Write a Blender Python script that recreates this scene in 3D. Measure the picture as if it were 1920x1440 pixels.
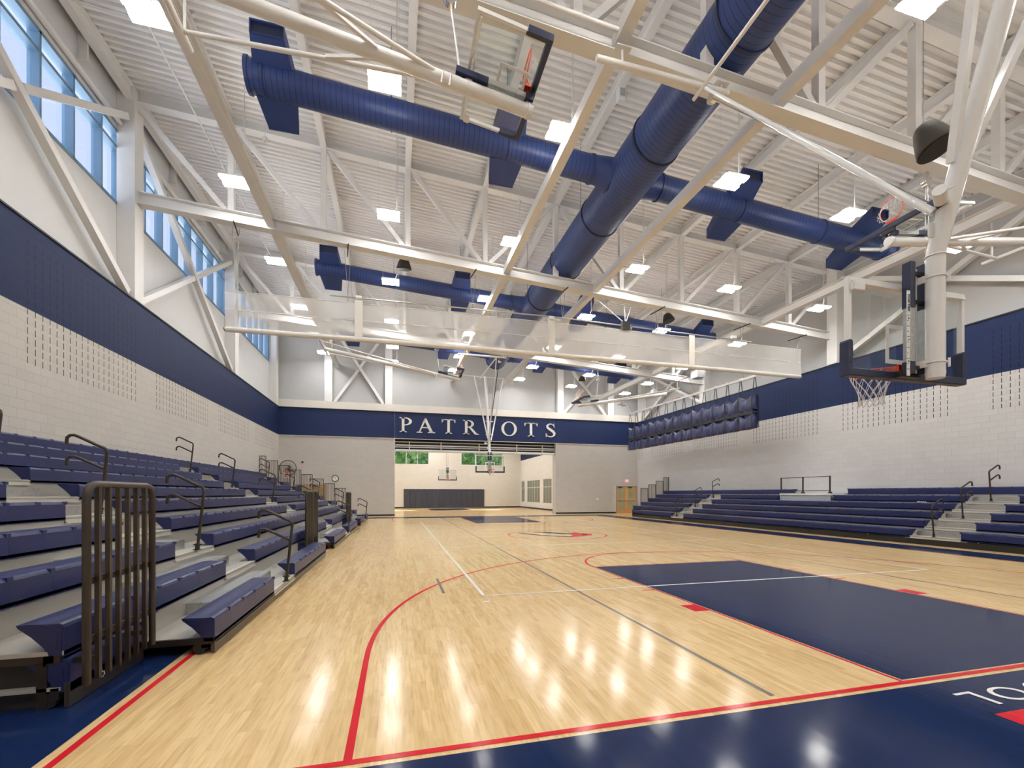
import bpy, bmesh, math, random
from mathutils import Vector, Matrix
for o in list(bpy.data.objects): bpy.data.objects.remove(o)
random.seed(7)
sc = bpy.context.scene
COL = sc.collection
PI = math.pi

# ---------------------------------------------------------------- camera, sky, sun, exposure
cam = bpy.data.cameras.new('camera'); cam_o = bpy.data.objects.new('camera', cam); COL.objects.link(cam_o)
cam_o.location = (-5.75, -2.66, 1.51)
cam_o.rotation_euler = (PI/2, 0, -0.2546)
cam.sensor_width = 36; cam.sensor_fit = 'HORIZONTAL'; cam.lens = 829.2/1920*36
cam.shift_y = (926.2-720)/1920; cam.clip_start = 0.05; cam.clip_end = 400
sc.camera = cam_o

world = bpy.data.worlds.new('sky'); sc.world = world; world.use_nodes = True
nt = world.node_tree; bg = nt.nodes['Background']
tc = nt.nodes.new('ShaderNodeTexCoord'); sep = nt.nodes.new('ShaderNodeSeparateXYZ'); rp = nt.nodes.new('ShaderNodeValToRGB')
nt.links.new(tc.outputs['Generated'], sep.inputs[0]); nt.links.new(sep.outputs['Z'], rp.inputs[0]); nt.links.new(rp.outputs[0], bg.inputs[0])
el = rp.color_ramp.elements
el[0].position = 0.0; el[0].color = (3.2, 3.3, 3.5, 1)                  # glow added below the horizon to brighten the ceiling
el[-1].position = 1.0; el[-1].color = (2.0, 2.4, 3.2, 1)               # zenith raised above the visible band of sky for more fill
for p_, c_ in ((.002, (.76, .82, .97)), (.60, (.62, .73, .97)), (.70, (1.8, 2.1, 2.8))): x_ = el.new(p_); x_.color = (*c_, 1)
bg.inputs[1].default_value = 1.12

sun = bpy.data.lights.new('sun', 'SUN'); sun.energy = 18.0; sun.angle = math.radians(.6); sun.color = (1, .95, .87)
sun_o = bpy.data.objects.new('sun', sun); COL.objects.link(sun_o)
sun_o.rotation_euler = Vector((-.25, -1.0, -.80)).to_track_quat('-Z', 'Y').to_euler()

sc.view_settings.view_transform = 'Standard'; sc.view_settings.look = 'None'
sc.view_settings.gamma = 1; sc.view_settings.exposure = 0.0
LAMP_W = 103.0          # emission strength of the pendant high bay lenses

# ---------------------------------------------------------------- key dimensions of the gym
XL, XR, YW = -13.2, 12.85, 29.0          # block faces of the side walls, face of the far wall
XLU, XRU = -13.66, 13.3                  # upper walls, set back behind the columns
YN = -8.0
ZT, ZB = 7.20, 5.37                      # navy band
TY = [-3.75, 4.6, 12.95, 21.3]           # truss lines
SL = .068
def zbc(x): return 9.42 - SL*x           # bottom chord centre
def ztc(x): return 12.25 - SL*x          # top chord underside
def zdk(x): return 12.62 - SL*x          # deck underside
GX = [-13.45 + 2.69*k for k in range(11)]

# ---------------------------------------------------------------- materials
def nodes_of(name):
    m = bpy.data.materials.new(name); m.use_nodes = True
    t = m.node_tree; return m, t, t.nodes['Principled BSDF']
class G:
    """tiny expression helper for shader maths"""
    def __init__(s, t): s.t = t
    def n(s, k, **kw):
        x = s.t.nodes.new(k)
        for a, b in kw.items(): setattr(x, a, b)
        return x
    def math(s, op, a, b=0.0, c=None):
        x = s.n('ShaderNodeMath', operation=op)
        for i, v in enumerate((a, b) if c is None else (a, b, c)):
            if isinstance(v, (int, float)): x.inputs[i].default_value = v
            else: s.t.links.new(v, x.inputs[i])
        return x.outputs[0]
    def mix(s, f, a, b):
        x = s.n('ShaderNodeMix', data_type='RGBA')
        for i, v in ((0, f), (6, a), (7, b)):
            if isinstance(v, (int, float)): x.inputs[i].default_value = v
            elif isinstance(v, tuple): x.inputs[i].default_value = (*v, 1)
            else: s.t.links.new(v, x.inputs[i])
        return x.outputs[2]
    def pos(s):
        g = s.n('ShaderNodeNewGeometry'); sp = s.n('ShaderNodeSeparateXYZ'); s.t.links.new(g.outputs['Position'], sp.inputs[0])
        return g.outputs['Position'], sp.outputs[0], sp.outputs[1], sp.outputs[2]
    def noise(s, scale, vec=None, detail=3):
        x = s.n('ShaderNodeTexNoise'); x.inputs['Scale'].default_value = scale; x.inputs['Detail'].default_value = detail
        if vec is not None: s.t.links.new(vec, x.inputs['Vector'])
        return x.outputs[0]
    def bump(s, h, dist, strength=1.0):
        x = s.n('ShaderNodeBump'); x.inputs['Distance'].default_value = dist; x.inputs['Strength'].default_value = strength
        s.t.links.new(h, x.inputs['Height']); return x.outputs[0]
    def to(s, a, b): s.t.links.new(a, b)
def plain(name, col, rough=.5, metal=0.0, var=.06, scale=3.0, bump=0.0, coat=0.0, spec=.5):
    m, t, p = nodes_of(name); g = G(t)
    tcn = g.n('ShaderNodeTexCoord')
    nz = g.noise(scale, tcn.outputs['Object'])
    lo = tuple(c*(1-var) for c in col); hi = tuple(min(1, c*(1+var)) for c in col)
    g.to(g.mix(nz, lo, hi), p.inputs['Base Color'])
    p.inputs['Roughness'].default_value = rough; p.inputs['Metallic'].default_value = metal
    p.inputs['Specular IOR Level'].default_value = spec
    if coat: p.inputs['Coat Weight'].default_value = coat; p.inputs['Coat Roughness'].default_value = .1
    if bump: g.to(g.bump(g.noise(scale*12, tcn.outputs['Object']), bump), p.inputs['Normal'])
    return m
def emit(name, col, strength):
    m, t, p = nodes_of(name)
    p.inputs['Base Color'].default_value = (.8, .8, .8, 1)
    p.inputs['Emission Color'].default_value = (*col, 1); p.inputs['Emission Strength'].default_value = strength
    return m
def glassy(name, tint, alpha, rough=.03, refl=1.0):
    """thin sheet: mostly clear with a fresnel reflection"""
    m, t, p = nodes_of(name); g = G(t); t.nodes.remove(p)
    out = t.nodes['Material Output']
    tr = g.n('ShaderNodeBsdfTransparent'); tr.inputs[0].default_value = (*tint, 1)
    gl = g.n('ShaderNodeBsdfGlossy'); gl.inputs['Roughness'].default_value = rough; gl.inputs[0].default_value = (.9*refl, .93*refl, .95*refl, 1)
    fr = g.n('ShaderNodeFresnel'); fr.inputs[0].default_value = 1.45
    mx = g.n('ShaderNodeMixShader'); g.to(g.math('ADD', g.math('MULTIPLY', fr.outputs[0], .9), alpha), mx.inputs[0])
    g.to(tr.outputs[0], mx.inputs[1]); g.to(gl.outputs[0], mx.inputs[2]); g.to(mx.outputs[0], out.inputs[0])
    return m

PAINT = (.61, .58, .545); NAVY = (.013, .025, .085)
def block_wall(name, axis, low=PAINT, band=NAVY, z0=ZB, z1=ZT, slots=None, above=None, rough=.6):
    """painted concrete block: 16 x 8 in coursing, an optional navy band and rows of acoustic slots.
    axis 1: the wall runs along Y; axis 0: along X.  slots = (start, period, width)"""
    m, t, p = nodes_of(name); g = G(t)
    P, x, y, z = g.pos(); a = y if axis == 1 else x
    cv = g.n('ShaderNodeCombineXYZ'); g.to(a, cv.inputs[0]); g.to(z, cv.inputs[1])
    bk = g.n('ShaderNodeTexBrick'); g.to(cv.outputs[0], bk.inputs['Vector'])
    for k, v in (('Scale', 1.0), ('Mortar Size', .004), ('Mortar Smooth', .6), ('Brick Width', .4064), ('Row Height', .2032), ('Bias', 0.0)): bk.inputs[k].default_value = v
    bk.offset = .5
    bk.inputs['Color1'].default_value = (1, 1, 1, 1); bk.inputs['Color2'].default_value = (.955, .955, .955, 1); bk.inputs['Mortar'].default_value = (.80, .80, .80, 1)
    col = g.mix(g.math('GREATER_THAN', z, z0), low, band) if band else None
    if band and above: col = g.mix(g.math('GREATER_THAN', z, z1), col, above)
    if col is None:
        rgb = g.n('ShaderNodeRGB'); rgb.outputs[0].default_value = (*low, 1); col = rgb.outputs[0]
    mm = g.n('ShaderNodeMix', data_type='RGBA', blend_type='MULTIPLY'); mm.inputs[0].default_value = 1
    g.to(col, mm.inputs[6]); g.to(bk.outputs['Color'], mm.inputs[7]); col = mm.outputs[2]
    nz = g.noise(26, P, 5)
    if slots:
        s0, per, wd = slots
        ph = g.math('MODULO', g.math('ADD', g.math('SUBTRACT', a, s0), per*20), per)
        ing = g.math('LESS_THAN', ph, wd)
        fr = g.math('MODULO', ph, .2032*1.02)
        sl = g.math('LESS_THAN', fr, .022)
        fz = g.math('MODULO', g.math('SUBTRACT', z, 4.20), .2032)
        sz = g.math('MULTIPLY', g.math('GREATER_THAN', fz, .035), g.math('LESS_THAN', fz, .178))
        zz = g.math('MULTIPLY', g.math('GREATER_THAN', z, 4.20), g.math('LESS_THAN', z, 4.20+.2032*13))
        mk = g.math('MULTIPLY', g.math('MULTIPLY', ing, sl), g.math('MULTIPLY', sz, zz))
        col = g.mix(mk, col, g.mix(g.math('GREATER_THAN', z, z0), (.07, .055, .045), (.004, .006, .018)))
    g.to(col, p.inputs['Base Color']); p.inputs['Roughness'].default_value = rough; p.inputs['Specular IOR Level'].default_value = .2
    h = g.math('ADD', g.math('MULTIPLY', g.math('SUBTRACT', 1.0, bk.outputs['Fac']), 1.0), g.math('MULTIPLY', nz, .25))
    g.to(g.bump(h, .004, .8), p.inputs['Normal'])
    return m

def maple():
    m, t, p = nodes_of('maple_floor'); g = G(t)
    P, x, y, z = g.pos()
    cv = g.n('ShaderNodeCombineXYZ'); g.to(y, cv.inputs[0]); g.to(x, cv.inputs[1])
    def bricks(w, h, c1, c2, mort, off):
        ad = g.n('ShaderNodeVectorMath', operation='ADD'); g.to(cv.outputs[0], ad.inputs[0]); ad.inputs[1].default_value = (off, 0, 0)
        b = g.n('ShaderNodeTexBrick'); g.to(ad.outputs[0], b.inputs['Vector'])
        for k, v in (('Scale', 1.0), ('Mortar Size', .0006), ('Mortar Smooth', .3), ('Brick Width', w), ('Row Height', h), ('Bias', -.35)): b.inputs[k].default_value = v
        b.offset = .37; b.offset_frequency = 3; b.squash = .62; b.squash_frequency = 2
        b.inputs['Color1'].default_value = (*c1, 1); b.inputs['Color2'].default_value = (*c2, 1); b.inputs['Mortar'].default_value = (*mort, 1)
        return b
    b1 = bricks(.78, .057, (.76, .575, .315), (.63, .435, .205), (.50, .33, .16), 0)
    b2 = bricks(1.13, .057, (1.0, .98, .95), (.86, .80, .72), (1, 1, 1), 3.3)
    mm = g.n('ShaderNodeMix', data_type='RGBA', blend_type='MULTIPLY'); mm.inputs[0].default_value = .75
    g.to(b1.outputs['Color'], mm.inputs[6]); g.to(b2.outputs['Color'], mm.inputs[7])
    # grain: noise stretched along the boards
    mp = g.n('ShaderNodeMapping'); mp.inputs['Scale'].default_value = (26, 2.2, 1); g.to(P, mp.inputs[0])
    gr = g.noise(1.6, mp.outputs[0], 6)
    col = g.n('ShaderNodeMix', data_type='RGBA', blend_type='MULTIPLY'); col.inputs[0].default_value = 1
    rr = g.n('ShaderNodeValToRGB'); rr.color_ramp.elements[0].position = .30; rr.color_ramp.elements[0].color = (.88, .82, .74, 1)
    rr.color_ramp.elements[1].position = .55; rr.color_ramp.elements[1].color = (1.04, 1.03, 1.0, 1)
    g.to(gr, rr.inputs[0]); g.to(mm.outputs[2], col.inputs[6]); g.to(rr.outputs[0], col.inputs[7])
    g.to(col.outputs[2], p.inputs['Base Color'])
    p.inputs['Roughness'].default_value = .42
    p.inputs['Specular IOR Level'].default_value = .0
    p.inputs['Coat Weight'].default_value = .85; p.inputs['Coat IOR'].default_value = 1.36
    n1 = g.noise(5, P, 2); g.to(g.math('ADD', g.math('MULTIPLY', n1, .05), .115), p.inputs['Coat Roughness'])
    mp2 = g.n('ShaderNodeMapping'); mp2.inputs['Scale'].default_value = (9, 1.2, 1); g.to(P, mp2.inputs[0])
    g.to(g.bump(g.noise(1.2, mp2.outputs[0], 2), .0012, .5), p.inputs['Coat Normal'])
    return m
def court_paint(name, col):
    m, t, p = nodes_of(name); g = G(t)
    P, x, y, z = g.pos()
    mp = g.n('ShaderNodeMapping'); mp.inputs['Scale'].default_value = (9, .7, 1); g.to(P, mp.inputs[0])
    nz = g.noise(1.5, mp.outputs[0], 4)
    g.to(g.mix(nz, tuple(c*.82 for c in col), tuple(min(1, c*1.18) for c in col)), p.inputs['Base Color'])
    p.inputs['Roughness'].default_value = .45; p.inputs['Specular IOR Level'].default_value = .0
    p.inputs['Coat Weight'].default_value = .60; p.inputs['Coat IOR'].default_value = 1.33
    g.to(g.math('ADD', g.math('MULTIPLY', nz, .06), .09), p.inputs['Coat Roughness'])
    g.to(g.bump(nz, .0012, .5), p.inputs['Coat Normal'])
    return m

M = {}
M['maple'] = maple()
M['p_navy'] = court_paint('court_navy', (.008, .020, .075))
M['p_red'] = court_paint('court_red', (.62, .018, .030))
M['p_white'] = court_paint('court_white', (.80, .78, .72))
M['p_grey'] = court_paint('court_grey', (.22, .20, .18))
M['wall_l'] = block_wall('block_left', 1, slots=(8.79, 5.115, 4.07))
M['wall_r'] = block_wall('block_right', 1, low=(.62, .615, .62), slots=(8.44, 4.95, 3.93))
M['wall_f'] = block_wall('block_far', 0, low=(.56, .53, .50))
M['wall_n'] = plain('block_near', (.62, .59, .55), .7, var=.05)
M['wall_up2'] = plain('upper_wall_grey', (.48, .48, .485), .7, var=.03, bump=.0006)  # same upper wall paint, darkened for the less lit far and right walls
M['wall_up'] = plain('upper_wall', (.68, .69, .70), .7, var=.03, bump=.0006)  # same paint, lightened for the window light on the left wall
M['wall_g2'] = block_wall('block_gym2', 0, low=(.78, .75, .69), band=None)
M['wall_g2r'] = block_wall('block_gym2_right', 1, low=(.80, .79, .76), z0=5.25)
M['steel'] = plain('white_steel', (.78, .77, .76), .42, var=.04)
M['deck'] = plain('white_deck', (.86, .85, .84), .5, var=.03)
M['duct'] = None
M['mast'] = plain('mast_enamel', (.82, .83, .85), .22, var=.03, coat=.4)
M['black'] = plain('black_rubber', (.012, .012, .012), .55)
M['cream'] = plain('cream_trim', (.72, .68, .62), .5)
M['bronze'] = plain('dark_bronze', (.030, .022, .017), .38, var=.15, metal=.25)
M['seat'] = plain('navy_plastic', (.010, .019, .100), .38, var=.12, scale=9, bump=.0002)
M['seatcap'] = plain('navy_plastic_end', (.012, .018, .085), .4, var=.1)
M['galv'] = plain('galvanised', (.52, .53, .53), .38, metal=.85, var=.25, scale=22)
M['bdeck'] = plain('bleacher_deck', (.46, .44, .40), .40, metal=.35, var=.1, scale=2)
M['alum'] = plain('cream_aluminium', (.70, .68, .62), .42, metal=.3, var=.05)
M['dark'] = plain('dark_steel', (.015, .013, .011), .5, var=.2)
M['skirt'] = plain('bleacher_skirt', (.075, .062, .052), .3, metal=.5, var=.2)
M['skirt_b'] = plain('black_skirt', (.018, .018, .017), .35, var=.2)
M['rail'] = plain('bronze_tube', (.038, .028, .022), .36, metal=.2, var=.1)
M['orange'] = plain('rim_orange', (.85, .075, .025), .35)
M['net'] = plain('net_cord', (.82, .80, .78), .8)
M['pad'] = plain('navy_pad', (.013, .020, .062), .45, var=.15)
M['bwhite'] = plain('board_white', (.80, .81, .82), .4)
M['chrome'] = plain('chrome', (.72, .72, .72), .2, metal=1, var=.05)
M['glass'] = glassy('backboard_glass', (.83, .86, .84), .03)
M['pane'] = glassy('window_glass', (.93, .96, 1.0), .02)
M['cpane'] = plain('corridor_glass', (.20, .22, .18), .35, var=.2, spec=.2)
M['mull'] = plain('blue_anodised', (.17, .28, .40), .35, metal=.3, var=.06)
M['speaker'] = plain('speaker_dark', (.035, .027, .019), .7, var=.2, scale=20)
M['lens'] = emit('lamp_lens', (1, .985, .95), LAMP_W)
M['uplens'] = emit('lamp_uplight', (1, .99, .97), 22.0)  # added glow for the fixture tops, lifts the ceiling
M['lampbody'] = plain('lamp_housing', (.75, .73, .68), .5)
M['wire'] = plain('steel_wire', (.25, .24, .23), .4, metal=.6)
M['vinyl'] = plain('navy_vinyl', (.040, .048, .135), .30, var=.2, scale=6)
M['strap'] = plain('black_strap', (.02, .025, .04), .6)
M['door'] = plain('oak_door', (.62, .31, .11), .45, var=.18, scale=7)
M['dglass'] = plain('door_glass', (.36, .35, .20), .12, var=.25)
M['lens2'] = emit('lamp_lens_soft', (1, .99, .97), 70.0)
M['exit'] = emit('exit_red', (1, .06, .10), 2.2)
M['leafy'] = None
M['mat'] = plain('wall_mat', (.055, .060, .085), .5, var=.12)
M['paper'] = plain('paper', (.78, .76, .72), .7)
M['yellow'] = plain('yellow_tag', (.75, .62, .12), .5)

def duct_mat(axis):
    m, t, p = nodes_of('navy_spiral_duct_' + 'xy'[axis]); g = G(t)
    P, x, y, z = g.pos(); a = (x, y)[axis]
    ph = g.math('MODULO', g.math('ADD', a, 50), .125)
    sm = g.math('LESS_THAN', ph, .014)
    nz = g.noise(2, P, 3)
    c = g.mix(nz, (.018, .042, .165), (.026, .056, .21))
    g.to(g.mix(sm, c, (.008, .012, .045)), p.inputs['Base Color'])
    p.inputs['Roughness'].default_value = .46
    g.to(g.bump(g.math('SUBTRACT', 1.0, sm), .006, .7), p.inputs['Normal'])
    return m
M['duct_y'] = duct_mat(1); M['duct_x'] = duct_mat(0)
M['duct'] = plain('navy_duct', (.020, .044, .175), .42, var=.1)
def mesh_fabric():
    m, t, p = nodes_of('curtain_mesh'); g = G(t)
    out = t.nodes['Material Output']
    p.inputs['Base Color'].default_value = (.86, .83, .79, 1); p.inputs['Roughness'].default_value = .8
    tcn = g.n('ShaderNodeTexCoord')
    tr = g.n('ShaderNodeBsdfTransparent'); tl = g.n('ShaderNodeBsdfTranslucent'); tl.inputs[0].default_value = (.86, .83, .79, 1)
    m1 = g.n('ShaderNodeMixShader'); m1.inputs[0].default_value = .45; g.to(p.outputs[0], m1.inputs[1]); g.to(tl.outputs[0], m1.inputs[2])
    mx = g.n('ShaderNodeMixShader'); g.to(g.math('ADD', g.math('MULTIPLY', g.noise(.6, tcn.outputs['Object'], 2), .10), .36), mx.inputs[0])
    g.to(tr.outputs[0], mx.inputs[1]); g.to(m1.outputs[0], mx.inputs[2]); g.to(mx.outputs[0], out.inputs[0])
    return m
M['mesh'] = mesh_fabric()
def leaves():
    m, t, p = nodes_of('foliage'); g = G(t); tcn = g.n('ShaderNodeTexCoord')
    r = g.n('ShaderNodeValToRGB'); e = r.color_ramp.elements
    e[0].position = .30; e[0].color = (.05, .16, .07, 1); e[1].position = .72; e[1].color = (.75, .78, .30, 1)
    x = e.new(.5); x.color = (.20, .40, .16, 1)
    g.to(g.noise(1.6, tcn.outputs['Object'], 9), r.inputs[0]); g.to(r.outputs[0], p.inputs['Base Color'])
    tl = g.n('ShaderNodeBsdfTranslucent'); g.to(r.outputs[0], tl.inputs[0]); mx = g.n('ShaderNodeMixShader'); mx.inputs[0].default_value = .5
    g.to(p.outputs[0], mx.inputs[1]); g.to(tl.outputs[0], mx.inputs[2]); g.to(mx.outputs[0], t.nodes['Material Output'].inputs[0])
    return m
M['leafy'] = leaves(); M['bark'] = plain('bark', (.12, .08, .05), .9)

# ---------------------------------------------------------------- mesh building
class MB:
    def __init__(s, org=(0, 0, 0)): s.v = []; s.f = []; s.mi = []; s.o = Vector(org); s.cur = 0; s.sm = []
    def add(s, vs, fs, mat=None, smooth=False):
        b = len(s.v); s.v += [Vector(v) - s.o for v in vs]
        for f in fs: s.f.append([b+i for i in f]); s.mi.append(s.cur if mat is None else mat); s.sm.append(smooth)
        return s
    def box(s, x0, x1, y0, y1, z0, z1, mat=None):
        vs = [(x, y, z) for z in (z0, z1) for y in (y0, y1) for x in (x0, x1)]
        return s.add(vs, [(0, 2, 3, 1), (4, 5, 7, 6), (0, 1, 5, 4), (2, 6, 7, 3), (0, 4, 6, 2), (1, 3, 7, 5)], mat)
    def bevbox(s, x0, x1, y0, y1, z0, z1, b=.01, mat=None):
        """box with chamfered vertical and horizontal edges"""
        vs = []; 
        for z, d in ((z0, b), (z0+b, 0), (z1-b, 0), (z1, b)):
            vs += [(x0+b+d*.0+(0), y0+d, z), (x1-b, y0+d, z), (x1-d, y0+b, z), (x1-d, y1-b, z), (x1-b, y1-d, z), (x0+b, y1-d, z), (x0+d, y1-b, z), (x0+d, y0+b, z)]
        fs = [tuple(range(7, -1, -1)), tuple(range(24, 32))]
        for k in range(3):
            for i in range(8): j = (i+1) % 8; fs.append((k*8+i, k*8+j, k*8+8+j, k*8+8+i))
        return s.add(vs, fs, mat)
    def bar(s, p, q, w, h, up=(0, 0, 1), mat=None):
        p = Vector(p); q = Vector(q); d = (q-p).normalized(); up = Vector(up)
        if abs(d.dot(up)) > .98: up = Vector((0, 1, 0))
        r = d.cross(up).normalized(); u = r.cross(d)
        vs = [a + r*(sx*w/2) + u*(sz*h/2) for a in (p, q) for sx, sz in ((-1, -1), (1, -1), (1, 1), (-1, 1))]
        return s.add(vs, [(3, 2, 1, 0), (4, 5, 6, 7), (0, 1, 5, 4), (1, 2, 6, 5), (2, 3, 7, 6), (3, 0, 4, 7)], mat)
    def ibeam(s, p, q, w, h, tf=.02, tw=.014, up=(0, 0, 1), mat=None):
        p = Vector(p); q = Vector(q); d = (q-p).normalized(); r = d.cross(Vector(up)).normalized(); u = r.cross(d)
        a, b = w/2, h/2
        prof = [(-a, -b), (a, -b), (a, -b+tf), (tw/2, -b+tf), (tw/2, b-tf), (a, b-tf), (a, b), (-a, b), (-a, b-tf), (-tw/2, b-tf), (-tw/2, -b+tf), (-a, -b+tf)]
        n = len(prof); vs = [c + r*x + u*z for c in (p, q) for x, z in prof]
        fs = [(i, (i+1) % n, n+(i+1) % n, n+i) for i in range(n)]
        for o in (0, n):
            fs += [(o+0, o+1, o+2, o+11), (o+3, o+4, o+9, o+10), (o+5, o+6, o+7, o+8)]
        return s.add(vs, fs, mat)
    def tube(s, pts, r, seg=10, mat=None, cap=True, smooth=True):
        pts = [Vector(p) for p in pts]; n = len(pts)
        rs = r if isinstance(r, (list, tuple)) else [r]*n
        prev = None; rings = []
        for i, p in enumerate(pts):
            d = (pts[min(i+1, n-1)] - pts[max(i-1, 0)]).normalized()
            if prev is None:
                a = Vector((0, 0, 1)) if abs(d.z) < .9 else Vector((0, 1, 0)); x = d.cross(a).normalized()
            else: x = (prev - d*prev.dot(d)).normalized()
            y = d.cross(x); prev = x
            rings.append([p + (x*math.cos(2*PI*k/seg) + y*math.sin(2*PI*k/seg))*rs[i] for k in range(seg)])
        vs = [v for g in rings for v in g]; fs = []
        for i in range(n-1):
            for k in range(seg): fs.append((i*seg+k, i*seg+(k+1) % seg, (i+1)*seg+(k+1) % seg, (i+1)*seg+k))
        s.add(vs, fs, mat, smooth)
        if cap: s.add(rings[0], [tuple(range(seg-1, -1, -1))], mat); s.add(rings[-1], [tuple(range(seg))], mat)
        return s
    def ring(s, c, axis, R, r, seg=32, m=8, mat=None):
        """torus"""
        c = Vector(c); ax = Vector(axis).normalized(); a = Vector((0, 0, 1)) if abs(ax.z) < .9 else Vector((1, 0, 0))
        x = ax.cross(a).normalized(); y = ax.cross(x); vs = []; fs = []
        for i in range(seg):
            t = 2*PI*i/seg; d = x*math.cos(t) + y*math.sin(t)
            for k in range(m): u = 2*PI*k/m; vs.append(c + d*(R + r*math.cos(u)) + ax*(r*math.sin(u)))
        for i in range(seg):
            for k in range(m): fs.append((i*m+k, ((i+1) % seg)*m+k, ((i+1) % seg)*m+(k+1) % m, i*m+(k+1) % m))
        return s.add(vs, fs, mat, True)
    def prism(s, prof, p0, p1, U, V, mat=None, smooth=False):
        """profile [(u,v)] swept from p0 to p1"""
        U = Vector(U); V = Vector(V); n = len(prof)
        vs = [Vector(c) + U*a + V*b for c in (p0, p1) for a, b in prof]
        s.add(vs, [(i, (i+1) % n, n+(i+1) % n, n+i) for i in range(n)], mat, smooth)
        return s.add(vs, [tuple(range(n-1, -1, -1)), tuple(range(n, 2*n))], mat)
    def build(s, name, mats, parent=None, fix=True):
        me = bpy.data.meshes.new(name); me.from_pydata([tuple(v) for v in s.v], [], s.f)
        for m in (mats if isinstance(mats, (list, tuple)) else [mats]): me.materials.append(m)
        me.polygons.foreach_set('material_index', s.mi); me.polygons.foreach_set('use_smooth', s.sm)
        if fix:
            bm = bmesh.new(); bm.from_mesh(me); bmesh.ops.recalc_face_normals(bm, faces=bm.faces); bm.to_mesh(me); bm.free()
        me.update()
        o = bpy.data.objects.new(name, me); COL.objects.link(o)
        if parent: o.parent = parent
        else: o.location = s.o
        return o
def tag(o, label=None, cat=None, group=None, kind=None):
    if label: o['label'] = label
    if cat: o['category'] = cat
    if group: o['group'] = group
    if kind: o['kind'] = kind
    return o
def thing(name, loc, label, cat, group=None):
    o = bpy.data.objects.new(name, None); o.empty_display_size = .2; COL.objects.link(o); o.location = loc
    return tag(o, label, cat, group)
def struct(o): o['kind'] = 'structure'; return o
def copy_tree(o, parent=None):
    c = o.copy(); COL.objects.link(c); c.parent = parent
    for ch in list(o.children): copy_tree(ch, c)
    return c
ORD = ['first', 'second', 'third', 'fourth', 'fifth', 'sixth', 'seventh', 'eighth', 'ninth', 'tenth', 'eleventh', 'twelfth', 'thirteenth']
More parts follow.
